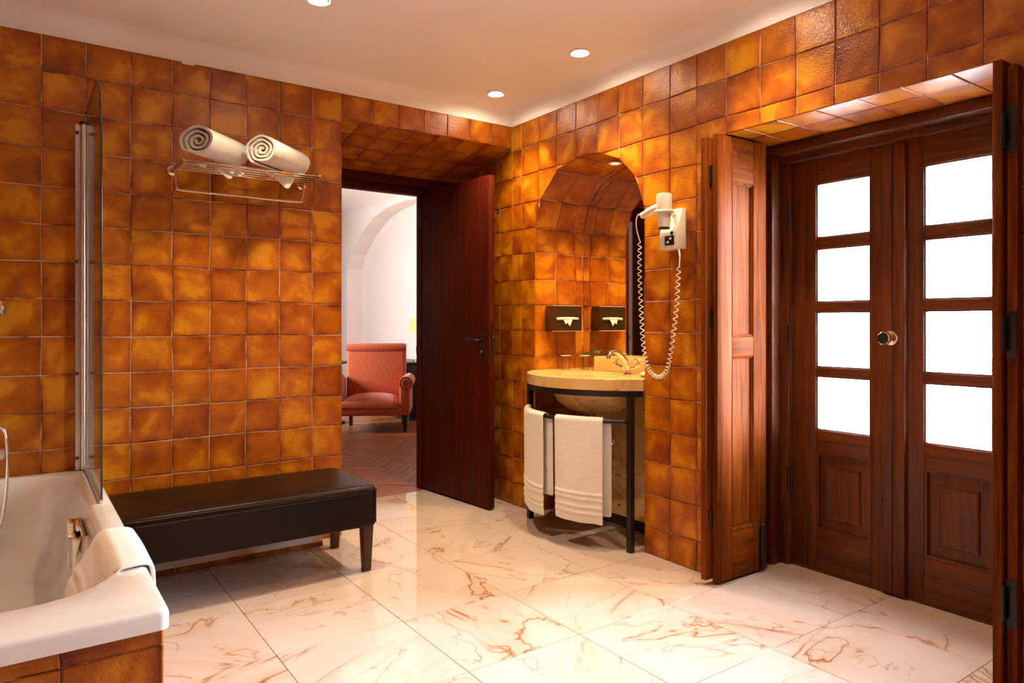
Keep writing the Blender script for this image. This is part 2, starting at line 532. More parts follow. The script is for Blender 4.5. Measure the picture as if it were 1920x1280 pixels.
def tile(parent, O, A, B, pieces, mat, gap=0.0022, t=0.0042, name='tile', tilt=0.006, cham=0.0022):
    """one tile: pieces are convex polygons in plane coordinates (a, b) of the plane O + a A + b B; normal A x B points out"""
    A = V(A); B = V(B); Nn = A.cross(B)
    whole = len(pieces) == 1
    polys = []
    for p in pieces:
        q = shrink(p, gap) if whole else (p[::-1] if area(p) < 0 else p)
        if len(q) > 2 and abs(area(q)) > 4e-5: polys.append(q)
    if not polys: return None
    xs = [p[0] for q in polys for p in q]; ys = [p[1] for q in polys for p in q]
    c = ((min(xs) + max(xs)) / 2, (min(ys) + max(ys)) / 2)
    ta = random.uniform(-tilt, tilt); tb = random.uniform(-tilt, tilt); lift = random.uniform(-0.0008, 0.0012) if tilt else 0.0
    mb = MB()
    for q in polys:
        loc = [(p[0] - c[0], p[1] - c[1]) for p in q]
        top = shrink(loc, cham) if whole else loc
        if whole and len(top) == len(loc):
            h = lambda p: t + lift + ta * p[0] + tb * p[1]
            mb.loops([[(p[0], p[1], 0) for p in loc], [(p[0], p[1], h(p) - cham * 0.8) for p in loc], [(p[0], p[1], h(p)) for p in top]], cap0=False)
        else:
            mb.loops([[(p[0], p[1], 0) for p in loc], [(p[0], p[1], t) for p in loc]], cap0=False)
    me = bpy.data.meshes.new(name); me.from_pydata(mb.v, [], mb.f)
    o = link_mesh(name, me, mat, parent)
    m = Matrix((A, B, Nn)).transposed().to_4x4()
    pos = V(O) + A * c[0] + B * c[1] - wloc(parent)
    o.matrix_basis = Matrix.Translation(pos) @ m
    return o

def tile_grid(parent, O, A, B, cols, rows, holes=(), skip=None, jit=0.0035, mat=None, keep=None, **kw):
    mat = mat or M['glaze']
    g = {}
    for i, a in enumerate(cols):
        for j, b in enumerate(rows):
            ja = 0 if i in (0, len(cols) - 1) else random.uniform(-jit, jit)
            jb = 0 if j in (0, len(rows) - 1) else random.uniform(-jit, jit)
            g[i, j] = (a + ja, b + jb)
    for i in range(len(cols) - 1):
        for j in range(len(rows) - 1):
            poly = [g[i, j], g[i + 1, j], g[i + 1, j + 1], g[i, j + 1]]
            if area(poly) < 0: poly = poly[::-1]
            ca = sum(p[0] for p in poly) / 4; cb = sum(p[1] for p in poly) / 4
            if skip and skip(ca, cb): continue
            pieces = [poly]
            for hole in holes:
                nxt = []
                for pc in pieces:
                    # untouched when the box of the piece misses the hole
                    if max(p[0] for p in pc) <= min(p[0] for p in hole) or min(p[0] for p in pc) >= max(p[0] for p in hole) or \
                       max(p[1] for p in pc) <= min(p[1] for p in hole) or min(p[1] for p in pc) >= max(p[1] for p in hole):
                        nxt.append(pc)
                    else: nxt += diff_convex(pc, hole)
                pieces = nxt
            # drop slivers
            pieces = [p for p in pieces if abs(area(p)) > 1e-5]
            if pieces: tile(parent, O, A, B, pieces, mat, **kw)

# ================================================================== THE ROOM
G = 0.0042                                    # tiles stand this far proud of the grout
def frame_strip(name, y0, y1, z0, z1, x0, x1, w, mat, parent):
    """thin bead round an opening, four mitred sides in one mould"""
    ya, yb = min(y0, y1), max(y0, y1); mb = MB()
    mb.box((x0, ya, z0), (x1, yb, z0 + w)); mb.box((x0, ya, z1 - w), (x1, yb, z1))
    mb.box((x0, ya, z0 + w), (x1, ya + w, z1 - w)); mb.box((x0, yb - w, z0 + w), (x1, yb, z1 - w))
    return mb.build(name, mat, parent)

# ---- floor: polished marble slabs laid square to the walls
FT = 0.4824
floor = box('floor', (-0.55, -1.6, -0.12), (3.10, 4.335, -0.0045), M['joint']); tag(floor, kind='structure')
fx = [1.703 + FT * k for k in range(-6, 4)]; fy = [2.938 + FT * k for k in range(-11, 4)]
for i in range(len(fx) - 1):
    for j in range(len(fy) - 1):
        x0, x1 = max(fx[i], -0.55), min(fx[i + 1], 3.10); y0, y1 = max(fy[j], -1.6), min(fy[j + 1], 4.335)
        if x1 - x0 < 0.03 or y1 - y0 < 0.03: continue
        tile(floor, (0, 0, -0.0045), (1, 0, 0), (0, 1, 0), [[(x0, y0), (x1, y0), (x1, y1), (x0, y1)]], M['marble_floor'],
             gap=0.0011, t=0.0045, name='marble_slab', tilt=0.0, cham=0.0008)

# ---- ceiling and plaster coves
ceiling = box('ceiling', (-0.62, -1.66, ZC), (3.08, 4.40, ZC + 0.14), M['plaster']); tag(ceiling, kind='structure')
def cove(name, along, a, b, c, sgn, r=0.075):
    arc = [(math.cos(R(t)), math.sin(R(t))) for t in range(0, 91, 9)]
    if along == 'x':   # wall plane y = c, room on the -y side
        poly = [(c, ZC)] + [(c - r + r * u, ZC - r + r * w) for u, w in arc]
        mb = MB().prism(poly, 'x', a, b)
    else:              # wall plane x = c
        poly = [(c, ZC)] + [(c - r + r * u, ZC - r + r * w) for u, w in arc]
        poly3 = poly
        mb = MB().prism(poly3, 'y', a, b)
    o = mb.build(name, M['plaster'], None, True, 50); tag(o, kind='structure'); return o
cove('trim_1', 'x', -0.55, XR - 0.004, YB + 0.001, -1)
cove('trim_2', 'y', -1.6, YB, XR + 0.001, -1)

# ---- back wall (thick, with the deep tiled doorway)
DX0 = 1.446                                   # left side of the doorway
wb = MB()
wb.box((-0.62, YB + G, 0), (DX0 - G, 4.40, ZC))
wb.prism([(YB + G, 2.2662), (4.30, 2.1432), (4.40, 2.1432), (4.40, ZC), (YB + G, ZC)], 'x', DX0 - G, XR + G)
wall_back = wb.build('wall_back', M['grout']); tag(wall_back, kind='structure')
band = box('plaster_band', (-0.55, YB + 0.001, ZT - 0.002), (XR, YB + 0.010, ZC), M['plaster'], wall_back)
bcols = [-0.55, -0.43, -0.262, -0.092, 0.092, 0.255, 0.434, 0.607, 0.775, 0.944, 1.111, 1.283, DX0]
brows = [0, 0.11, 0.274, 0.437, 0.602, 0.762, 0.925, 1.090, 1.255, 1.416, 1.580, 1.744, 1.909, 2.078, 2.240, ZT]
tile_grid(wall_back, (0, YB + G, 0), (1, 0, 0), (0, 0, 1), bcols, brows)
tile_grid(wall_back, (0, YB + G, 0), (1, 0, 0), (0, 0, 1), [DX0, 1.62, 1.785, 1.945, 2.105, 2.262, 2.42, XR - 0.002], [2.262, ZT])
# soffit of the doorway, sloping down towards the door
sl = math.hypot(4.30 - YB, 2.262 - 2.139); sb = V((0, -(4.30 - YB) / sl, (2.262 - 2.139) / sl)); sn = V((1, 0, 0)).cross(sb)
tile_grid(wall_back, V((0, 4.30, 2.139)) - sn * G, (1, 0, 0), sb, [DX0, 1.56, 1.725, 1.89, 2.055, 2.22, 2.385, XR - 0.004],
          [sl - 0.168 * k for k in range(4, -1, -1)])
# hidden side of the doorway (faces +x)
tile_grid(wall_back, (DX0 - G, 0, 0), (0, 1, 0), (0, 0, 1), [YB, 3.80, 3.965, 4.13, 4.28], brows[:14])
box('plaster_patch', (0.648, YB - 0.002, ZT - 0.012), (0.704, YB + 0.002, ZT + 0.002), M['plaster'], wall_back)

# low plastered plinth at the foot of the wall, under the bench
bb = box('baseboard_back', (0.292, 3.532, 0), (1.30, YB - 0.001, 0.155), M['plaster'], None, 0.004); tag(bb, kind='structure')
tile_grid(bb, (0, 3.532, 0), (1, 0, 0), (0, 0, 1), [0.292, 0.432, 0.60, 0.765, 0.93, 1.10, 1.30], [0, 0.027], t=0.005)

# ---- right wall (niche with an arched head, recess of the french doors)
NY0, NY1, NX = 2.493, 3.402, 2.965            # niche sides and back
arch = [(3.402, 1.728), (3.344, 1.895), (3.181, 2.045), (3.005, 2.082), (2.842, 2.075), (2.675, 2.012), (2.572, 1.914), (2.525, 1.815), (2.493, 1.72)]
OY0, OY1, OZ = 0.935, 2.052, 1.992            # opening of the french doors
g = G
wr = MB()
wr.box((XR + g, -1.6, 0), (3.08, OY0 - g, ZC))
wr.box((XR + g, OY0 - g, OZ + g), (3.08, OY1 + g, ZC))
wr.box((XR + g, OY1 + g, 0), (3.08, NY0 - g, ZC))
oarch = [(NY1 + g, 1.728), (3.3475, 1.8975), (3.1825, 2.049), (3.0055, 2.086), (2.841, 2.079), (2.6725, 2.0155), (2.5685, 1.9165), (2.521, 1.8165), (NY0 - g, 1.72)]
for p, q in zip(oarch[:-1], oarch[1:]):
    wr.prism([(q[0], q[1]), (p[0], p[1]), (p[0], ZC), (q[0], ZC)], 'x', XR + g, 3.08)
wr.box((XR + g, NY1 + g, 0), (3.08, 4.40, ZC))
wr.box((NX + g, NY0 - g, 0), (3.08, NY1 + g, 2.12))
wall_right = wr.build('wall_right', M['grout']); tag(wall_right, kind='structure')
box('plaster_band', (XR - 0.001, -1.6, ZT - 0.002), (XR + 0.010, YB, ZC), M['plaster'], wall_right)
ry = [4.28, 4.11, 3.94, 3.78, 3.64, 3.54, 3.365, 3.194, 3.019, 2.842, 2.673, 2.501, 2.323, 2.162, 1.994, 1.823, 1.655, 1.488, 1.319, 1.153, 0.979, 0.81, 0.64]
rrows = [0, 0.14, 0.302, 0.462, 0.622, 0.785, 0.945, 1.104, 1.262, 1.418, 1.581, 1.735, 1.892, 2.068, 2.240, ZT]
niche_hole = [(-NY1, -0.1), (-NY0, -0.1)] + [(-y, z) for y, z in reversed(arch)]
soffit_cut = [(-4.45, 2.112), (-YB, 2.262), (-YB, 2.6), (-4.45, 2.6)]
door_hole = [(-OY1, -0.1), (-OY0, -0.1), (-OY0, OZ), (-OY1, OZ)]
tile_grid(wall_right, (XR + g, 0, 0), (0, -1, 0), (0, 0, 1), [-y for y in ry], rrows, holes=(niche_hole, door_hole, soffit_cut))
far = box('far_tiles', (XR - 0.001, -1.6, 0), (XR + g + 0.001, 0.638, ZT - 0.003), M['glaze_far'], wall_right)
# niche sides
tile_grid(wall_right, (0, NY1 + g, 0), (1, 0, 0), (0, 0, 1), [XR, 2.745, 2.905, NX - 0.002], rrows[:11] + [1.728])
tile_grid(wall_right, (0, NY0 - g, 0), (-1, 0, 0), (0, 0, 1), [-NX + 0.002, -2.905, -2.745, -XR], rrows[:11] + [1.72])
# niche head
for k in range(len(arch) - 1):
    p, q = V((0,) + arch[k]), V((0,) + arch[k + 1])
    d = (q - p); ln = d.length; d.normalize(); nn = V((1, 0, 0)).cross(d)
    off = [0.0, 0.165, 0.33, NX - XR - 0.002] if k % 2 else [0.0, 0.17, 0.30, NX - XR - 0.002]
    tile_grid(wall_right, V((XR, p.y, p.z)) - nn * g, (1, 0, 0), d, off, [0, ln])
# recess head of the french doors
tile_grid(wall_right, (0, 0, OZ + g), (1, 0, 0), (0, -1, 0), [XR, 2.745, 2.93], [-OY1, -1.90, -1.735, -1.57, -1.405, -1.24, -1.075, -OY0])
for yy in (OY1 + g,):   # far side of the recess, mostly behind the shutter
    tile_grid(wall_right, (0, yy, 0), (1, 0, 0), (0, 0, 1), [XR, 2.745, 2.93], rrows[:13] + [OZ])
tile_grid(wall_right, (0, OY0 - g, 0), (-1, 0, 0), (0, 0, 1), [-2.93, -2.745, -XR], rrows[:13] + [OZ])

# ---- the walls behind the photographer
wl = box('wall_left', (-0.62, -1.6, 0), (-0.55, YB + G, ZC), M['glaze_far']); tag(wl, kind='structure')
wf = box('wall_front', (-0.62, -1.66, 0), (3.08, -1.6, ZC), M['glaze_far']); tag(wf, kind='structure')

# ---- entrance door with its frame
fr = empty('trim_3', (2.0, 4.35, 0), kind='structure')
box('head', (DX0 - 0.006, 4.285, 2.085), (XR + 0.006, 4.398, 2.146), M['door_wood_x'], fr, 0.004)
box('head_step', (DX0 - 0.006, 4.325, 2.035), (XR + 0.006, 4.398, 2.087), M['door_wood_x'], fr, 0.004)
box('jamb', (2.292, 4.345, 0), (XR + 0.006, 4.398, 2.036), M['door_wood'], fr, 0.004)
box('jamb', (DX0 - 0.006, 4.345, 0), (1.53, 4.398, 2.036), M['door_wood'], fr, 0.004)
Hn, Fn = V((2.300, 4.340, 0)), V((2.368, 3.588, 0))
dA = (Fn - Hn).normalized(); dT = V((-dA.y, dA.x, 0))            # along the leaf / towards the right wall
if dT.x < 0: dT = -dT
DW = (Fn - Hn).length
def leaf_box(name, a0, a1, t0, t1, z0, z1, mat, parent, bev=0.0):
    mb = MB()
    P = [Hn + dA * a + dT * t for a, t in ((a0, t0), (a1, t0), (a1, t1), (a0, t1))]
    mb.add([(p.x, p.y, z0) for p in P] + [(p.x, p.y, z1) for p in P], [(0, 3, 2, 1), (4, 5, 6, 7), (0, 1, 5, 4), (1, 2, 6, 5), (2, 3, 7, 6), (3, 0, 4, 7)])
    o = mb.build(name, mat, parent)
    if bev: bevel_mesh(o, bev)
    return o
door = leaf_box('door_1', 0.0, DW, 0.0, 0.045, 0.012, 2.062, M['door_wood'], None, 0.005); tag(door, kind='structure')
hd = leaf_box('handle_plate', DW - 0.078, DW - 0.048, -0.006, 0.0, 0.935, 1.095, M['iron'], door, 0.002)
p0 = Hn + dA * (DW - 0.063) + dT * -0.004
lev = [p0 + V((0, 0, 1.045)), p0 - dT * 0.045 + V((0, 0, 1.045)), p0 - dT * 0.052 - dA * 0.02 + V((0, 0, 1.046)), p0 - dT * 0.05 - dA * 0.07 + V((0, 0, 1.044)), p0 - dT * 0.046 - dA * 0.125 + V((0, 0, 1.052))]
MB().tube(smooth_path(lev, 5), [0.009] * 15 + [0.007] * 6, 8).build('lever_handle', M['iron'], door, True)
MB().lathe([(0.008, 0), (0.008, 0.004)], p0 + V((0, 0, 0.975)) - dT * 0.002, -dT, 12).build('keyhole_cover', M['brass_steel'], door)
leaf_box('lock_plate', DW - 0.001, DW + 0.002, 0.012, 0.032, 0.905, 1.155, M['iron'], door)
leaf_box('latch', DW, DW + 0.012, 0.016, 0.028, 1.062, 1.088, M['bronze'], door, 0.002)
p1 = Hn + dA * (DW - 0.063) + dT * 0.045
leaf_box('handle_plate', DW - 0.078, DW - 0.048, 0.045, 0.051, 0.935, 1.095, M['iron'], door, 0.002)
MB().tube(smooth_path([p1 + V((0, 0, 1.045)), p1 + dT * 0.045 + V((0, 0, 1.045)), p1 + dT * 0.05 - dA * 0.03 + V((0, 0, 1.045)), p1 + dT * 0.046 - dA * 0.115 + V((0, 0, 1.05))], 5), 0.008, 8).build('lever_handle', M['iron'], door, True)
for z in (0.25, 1.05, 1.82):
    MB().lathe([(0.008, 0), (0.008, 0.09)], Hn + dT * -0.004 + dA * 0.004 + V((0, 0, z)), (0, 0, 1), 10).build('hinge', M['iron'], door, True, 40)

# ---- french doors with four panes each
XD = 3.03
def fbox(name, y0, y1, z0, z1, x0, x1, mat, parent, bev=0.0):
    return box(name, (x0, min(y0, y1), z0), (x1, max(y0, y1), z1), mat, parent, bev)
ffr = empty('trim_4', (3.0, 1.49, 0), kind='structure')
fbox('head', OY0 - 0.004, OY1 + 0.004, 1.915, OZ + 0.006, 3.005, 3.078, M['wood_y'], ffr, 0.004)
fbox('head_moulding', OY0 + 0.002, OY1 - 0.002, 1.945, OZ + 0.004, 2.935, 3.004, M['wood_y'], ffr, 0.012)
fbox('jamb', 1.965, OY1 + 0.004, 0, 1.915, 3.005, 3.078, M['wood'], ffr, 0.004)
fbox('jamb_moulding', 2.005, OY1 - 0.002, 0, 1.944, 2.935, 3.004, M['wood'], ffr, 0.008)
fbox('jamb', OY0 - 0.004, 1.005, 0, 1.915, 3.005, 3.078, M['wood'], ffr, 0.004)
fbox('jamb_moulding', OY0 + 0.002, 0.982, 0, 1.944, 2.935, 3.004, M['wood'], ffr, 0.008)
fbox('threshold', 1.005, 1.965, 0, 0.010, 3.03, 3.09, M['wood_y'], ffr, 0.002)

def raised_panel(name, y0, y1, z0, z1, x, mat, parent):
    ya, yb = min(y0, y1), max(y0, y1)
    o = MB().loops([[(x, ya, z0), (x, yb, z0), (x, yb, z1), (x, ya, z1)],
                    [(x - 0.004, ya + 0.003, z0 + 0.003), (x - 0.004, yb - 0.003, z0 + 0.003), (x - 0.004, yb - 0.003, z1 - 0.003), (x - 0.004, ya + 0.003, z1 - 0.003)],
                    [(x - 0.006, ya + 0.048, z0 + 0.055), (x - 0.006, yb - 0.048, z0 + 0.055), (x - 0.006, yb - 0.048, z1 - 0.055), (x - 0.006, ya + 0.048, z1 - 0.055)],
                    [(x - 0.014, ya + 0.052, z0 + 0.059), (x - 0.014, yb - 0.052, z0 + 0.059), (x - 0.014, yb - 0.052, z1 - 0.059), (x - 0.014, ya + 0.052, z1 - 0.059)],
                    [(x - 0.010, ya + 0.060, z0 + 0.067), (x - 0.010, yb - 0.060, z0 + 0.067), (x - 0.010, yb - 0.060, z1 - 0.067), (x - 0.010, ya + 0.060, z1 - 0.067)]]).build(name, mat, parent)
    return o

PZ = [(1.545, 1.796), (1.247, 1.495), (0.948, 1.203), (0.658, 0.907)]
def french_leaf(name, ys, yp0, yp1, ye):
    """ys meeting edge, yp0..yp1 panes, ye hinge edge (decreasing or increasing)"""
    o = empty(name, (XD, (ys + ye) / 2, 0.012), kind='structure')
    xa, xb = XD, XD + 0.045
    sg = 1 if ye > ys else -1
    fbox('stile', ys, yp0, 0.0105, 1.9147, xa, xb, M['wood'], o, 0.003)
    fbox('stile', yp1, ye, 0.0105, 1.9147, xa, xb, M['wood'], o, 0.003)
    fbox('rail', yp0, yp1, 1.796, 1.9147, xa, xb, M['wood_y'], o, 0.002)
    for k in range(3): fbox('glazing_bar', yp0, yp1, PZ[k + 1][1], PZ[k][0], xa, xb, M['wood_y'], o, 0.006)
    fbox('rail', yp0, yp1, 0.553, 0.658, xa, xb, M['wood_y'], o, 0.002)
    fbox('rail', yp0, yp1, 0.0105, 0.195, xa, xb, M['wood_y'], o, 0.002)
    for z0, z1 in PZ:
        fbox('glass_pane', yp0, yp1, z0, z1, XD + 0.024, XD + 0.028, M['pane'], o)
        frame_strip('glazing_bead', yp0, yp1, z0, z1, XD + 0.006, XD + 0.023, 0.006, M['wood'], o)
    raised_panel('panel', yp0, yp1, 0.195, 0.553, XD + 0.026, M['wood'], o)
    fbox('panel_back', yp0, yp1, 0.195, 0.553, XD + 0.027, XD + 0.040, M['wood'], o)
    frame_strip('panel_moulding', yp0, yp1, 0.195, 0.553, XD + 0.004, XD + 0.025, 0.010, M['wood'], o)
    return o
dl = french_leaf('door_2', 1.482, 1.588, 1.840, 1.9645)
fbox('meeting_strip', 1.484, 1.533, 0.0105, 1.905, 3.008, 3.0305, M['wood'], dl, 0.005)
dr = french_leaf('door_3', 1.480, 1.367, 1.119, 1.0055)
fbox('meeting_strip', 1.433, 1.4825, 0.0105, 1.905, 3.008, 3.0305, M['wood'], dr, 0.005)
kn = MB().lathe([(0.030, 0), (0.030, 0.006), (0.012, 0.010), (0.012, 0.032), (0.024, 0.038), (0.027, 0.052), (0.0265, 0.062), (0.023, 0.066)], (3.008, 1.488, 1.088), (-1, 0, 0), 28).build('knob', M['chrome'], dl, True, 35)
MB().lathe([(0.0245, -0.001), (0.0235, 0.002), (0.0, 0.0024)], (2.9415, 1.488, 1.088), (-1, 0, 0), 28).build('knob_face', M['dark_plastic'], kn, True, 35)
for z in (0.36, 1.03, 1.62):
    MB().lathe([(0.007, 0), (0.007, 0.11)], (3.004, 1.963, z), (0, 0, 1), 10).build('hinge', M['iron'], dl, True, 40)
    MB().lathe([(0.007, 0), (0.007, 0.11)], (3.004, 1.007, z), (0, 0, 1), 10).build('hinge', M['iron'], dr, True, 40)

# ---- the next room: parquet, arch, vault
parq = box('floor_parquet', (1.15, 4.336, -0.12), (4.75, 11.6, -0.003), M['parquet']); tag(parq, kind='structure')
PL, PW = 0.36, 0.072
me_p = bpy.data.meshes.new('plank')
mbp = MB().loops([[(-PL / 2 + .001, -PW / 2 + .001, 0), (PL / 2 - .001, -PW / 2 + .001, 0), (PL / 2 - .001, PW / 2 - .001, 0), (-PL / 2 + .001, PW / 2 - .001, 0)],
                  [(-PL / 2 + .0025, -PW / 2 + .0025, 0.003), (PL / 2 - .0025, -PW / 2 + .0025, 0.003), (PL / 2 - .0025, PW / 2 - .0025, 0.003), (-PL / 2 + .0025, PW / 2 - .0025, 0.003)]], cap0=False)
me_p.from_pydata(mbp.v, [], mbp.f); me_p.materials.append(M['parquet'])
cands = []
rA = R(-45)
for i in range(-110, 110):
    for j in range(-30, 30):
        for kind in (0, 1):
            ox, oy = i * PW + j * PL, -i * PW + j * PL
            if kind == 0: cx, cy, a = ox + PL / 2, oy + PW / 2, 0.0
            else: cx, cy, a = ox + PL + PW / 2, oy + PL / 2, math.pi / 2
            wx = cx * math.cos(rA) - cy * math.sin(rA) + 2.6; wy = cx * math.sin(rA) + cy * math.cos(rA) + 6.0
            if not (4.336 + 0.14 < wy < 9.6): continue
            # what shows through the doorway
            if not (wx > 0.41 * wy - 0.15 and wx < 0.555 * wy + 0.12): continue
            if wx > 4.1 or wx < 1.7: continue
            cands.append((wy, wx, a + rA))
cands.sort()
for wy, wx, a in cands[:300]:
    o = bpy.data.objects.new('plank', me_p); COL.objects.link(o); o.parent = parq
    o.location = V((wx, wy, -0.003 + random.uniform(-0.0004, 0.0006))) - wloc(parq)
    o.rotation_euler = (random.uniform(-.006, .006), random.uniform(-.002, .002), a)
rest = MB()
for wy, wx, a in cands[300:]:
    m3 = Matrix.Rotation(a, 3, 'Z')
    rest.add([tuple(m3 @ V(v) + V((wx, wy, -0.003))) for v in mbp.v], mbp.f)
if cands[300:]:
    ro = rest.build('plank_field', M['parquet'], parq); ro['kind'] = 'stuff'
thr = box('trim_5', (DX0, 4.30, -0.01), (2.292, 4.47, 0.0012), M['parquet']); tag(thr, kind='structure')

XA = 4.2
ap = [(10.356, 0.0), (10.356, 1.994), (10.207, 2.213), (9.821, 2.48), (9.382, 2.668), (8.956, 2.749), (8.50, 2.779)]
ap = ap + [(17.0 - y, z) for y, z in ap[-2::-1]]
wa = MB()
ZV = 2.93
for p, q in zip(ap[1:-2], ap[2:-1]):
    wa.prism([(q[0], q[1]), (p[0], p[1]), (p[0], ZV), (q[0], ZV)], 'x', XA, XA + 0.25)
wa.box((XA, 10.356, -0.003), (XA + 0.25, 11.6, ZV)); wa.box((XA, 4.55, -0.003), (XA + 0.25, 6.644, ZV))
tag(wa.build('wall_arch', M['plaster_room']), kind='structure')
tag(box('wall_beyond', (XA + 0.2495, 4.55, -0.1), (XA + 0.5, 11.6, ZV), M['plaster_room']), kind='structure')
tag(box('wall_side', (3.08, 4.40, 0), (XA + 0.5, 4.55, ZV), M['plaster_room']), kind='structure')
tag(box('wall_end', (1.0, 11.6, -0.1), (XA + 0.5, 11.75, ZV), M['plaster_room']), kind='structure')
ww = MB()  # side wall; its opening is added to let daylight in
ww.box((1.0, 4.40, -0.1), (1.15, 7.75, ZV)); ww.box((1.0, 8.25, -0.1), (1.15, 11.6, ZV)); ww.box((1.0, 7.75, -0.1), (1.15, 8.25, 1.0)); ww.box((1.0, 7.75, 2.0), (1.15, 8.25, ZV))
tag(ww.build('wall_window_added', M['plaster_room']), kind='structure')
wn = box('window_added', (1.06, 7.75, 1.0), (1.065, 8.25, 2.0), M['pane']); tag(wn, kind='structure')  # unseen window, added to brighten the next room
frame_strip('window_added_frame', 7.75, 8.25, 1.0, 2.0, 1.04, 1.09, 0.05, M['wood'], wn)
tag(box('ceiling_next_room', (1.0, 4.40, ZV), (XA + 0.5, 11.75, ZV + 0.12), M['plaster_room']), kind='structure')
cv = MB().prism([(XA, ZV)] + [(XA - 0.45 + 0.45 * math.cos(R(t)), ZV - 0.16 + 0.16 * math.sin(R(t))) for t in range(0, 91, 10)], 'y', 4.55, 11.6).build('trim_6', M['plaster_room'], None, True, 50)
tag(cv, kind='structure')
# wall over the bathroom seen from the next room
tag(box('wall_above', (1.0, 4.40, ZC), (3.08, 4.46, ZV), M['plaster_room']), kind='structure')

# ---- outside: pale terrace under a white sky
gr = box('ground', (3.10, -30, -0.35), (45, 30, -0.25), M['ground']); tag(gr, kind='structure')

# ================================================================== LIGHT FITTINGS
def downlight(x, y, z, label, power, size=0.042, col=(1.0, 0.74, 0.44), mat='bulb', spot=R(108), visible=True):
    e = empty('ceiling_downlight', (x, y, z), label, 'light', 'recessed ceiling downlights')
    MB().lathe([(size + 0.012, 0.0), (size + 0.012, -0.004), (size + 0.004, -0.007), (size, -0.004), (size, 0.0)], (x, y, z), (0, 0, 1), 32).build('ring', M['plastic'], e, True, 40)
    MB().lathe([(0.0, -0.0012), (size * 0.80, -0.0012), (size * 0.80, 0.0)], (x, y, z - 0.001), (0, 0, 1), 28).build('bulb', M[mat], e)
    d = bpy.data.lights.new('downlight_beam', 'SPOT'); d.energy = power; d.color = col
    d.spot_size = spot; d.spot_blend = 0.85; d.shadow_soft_size = 0.035
    o = bpy.data.objects.new('downlight_beam', d); COL.objects.link(o); o.parent = e; o.location = (0, 0, -0.02)
    return e
PWR = 66.0
downlight(2.286, 3.391, ZC, 'lit recessed ceiling downlight in the corner above the entrance door', PWR * 0.72)
downlight(2.278, 2.637, ZC, 'lit recessed ceiling downlight in front of the arched niche', PWR * 0.78)
downlight(2.280, 1.740, ZC, 'lit recessed ceiling downlight beside the french doors', PWR * 0.55)
downlight(1.025, 2.830, ZC, 'lit recessed ceiling downlight in front of the towel rack wall', PWR * 1.25)
nl = downlight(2.815, 2.950, 2.072, 'small recessed lamp under the arched head of the washstand niche', 42.0, 0.030, (1.0, 0.60, 0.18), 'bulb_dim', R(105))
nl['group'] = 'niche lamp'

# ================================================================== BATH
TZ, TX0, TX1, TY0, TY1 = 0.505, -0.548, 0.287, 1.745, 3.638
tub = empty('bathtub', (-0.13, 2.69, 0), 'white enamel bathtub with a broad rim beside the leather bench', 'bathtub')
lp = []
lp.append(rounded_rect(TX0, TX1, TY0, TY1, 0.022, TZ - 0.046))
lp.append(rounded_rect(TX0, TX1, TY0, TY1, 0.022, TZ - 0.012))
lp.append(rounded_rect(TX0 + .003, TX1 - .003, TY0 + .003, TY1 - .003, 0.022, TZ - 0.004))
lp.append(rounded_rect(TX0 + .012, TX1 - .012, TY0 + .012, TY1 - .012, 0.018, TZ))
ix0, ix1, iy0, iy1 = -0.475, 0.212, 1.955, 3.575
lp.append(rounded_rect(ix0 - .012, ix1 + .012, iy0 - .022, iy1 + .012, 0.215, TZ))
lp.append(rounded_rect(ix0 - .003, ix1 + .003, iy0 - .006, iy1 + .003, 0.205, TZ - 0.004))
lp.append(rounded_rect(ix0 + .004, ix1 - .004, iy0 + .008, iy1 - .004, 0.198, TZ - 0.016))
lp.append(rounded_rect(ix0 + .014, ix1 - .014, iy0 + .03, iy1 - .012, 0.19, TZ - 0.07))
lp.append(rounded_rect(ix0 + .045, ix1 - .045, iy0 + .13, iy1 - .05, 0.175, TZ - 0.24))
lp.append(rounded_rect(ix0 + .070, ix1 - .070, iy0 + .22, iy1 - .08, 0.16, TZ - 0.34))
lp.append(rounded_rect(ix0 + .115, ix1 - .115, iy0 + .29, iy1 - .13, 0.13, TZ - 0.385))
MB().loops(lp, cap0=False).build('basin', M['porcelain'], tub, True, 50)
# chrome grip let into the inner side
gp = box('grip_plate', (0.184, 2.70, 0.275), (0.192, 2.965, 0.445), M['chrome'], tub, 0.003)
gy0, gy1 = 2.70, 2.965
mb = MB()
prof = [(0.164, 0.30), (0.140, 0.315), (0.128, 0.35), (0.130, 0.385), (0.146, 0.402), (0.152, 0.398), (0.140, 0.380), (0.139, 0.352), (0.148, 0.325), (0.166, 0.312)]
mb.prism([(q[0] + 0.022, q[1]) for q in prof], 'y', gy0 + 0.004, gy1 - 0.004).build('grip', M['chrome'], tub, True, 40)
for ga, gb in ((gy0 - 0.004, gy0 + 0.002), (gy1 - 0.002, gy1 + 0.004)): box('grip_end', (0.152, ga, 0.272), (0.198, gb, 0.450), M['chrome'], tub, 0.002)
MB().lathe([(0.0, 0.004), (0.03, 0.004), (0.034, 0.0)], (-0.13, 3.1, 0.121), (0, 0, 1), 24).build('drain', M['chrome'], tub, True, 40)

# tiled front under the rim
apron = MB().box((-0.55, 1.768, 0), (0.270, 1.80, 0.457)).box((0.225, 1.80, 0), (0.270, 3.632, 0.457)).build('wall_apron', M['grout']); tag(apron, kind='structure')
tile_grid(apron, (0, 1.768, 0), (1, 0, 0), (0, 0, 1), [-0.55, -0.32, -0.09, 0.078, 0.278], [0, 0.10, 0.265, 0.42, 0.457], jit=0.003)
tile_grid(apron, (0.270, 0, 0), (0, 1, 0), (0, 0, 1), [1.76] + [1.93 + 0.168 * k for k in range(10)] + [3.632], [0, 0.10, 0.265, 0.42, 0.457], jit=0.003)

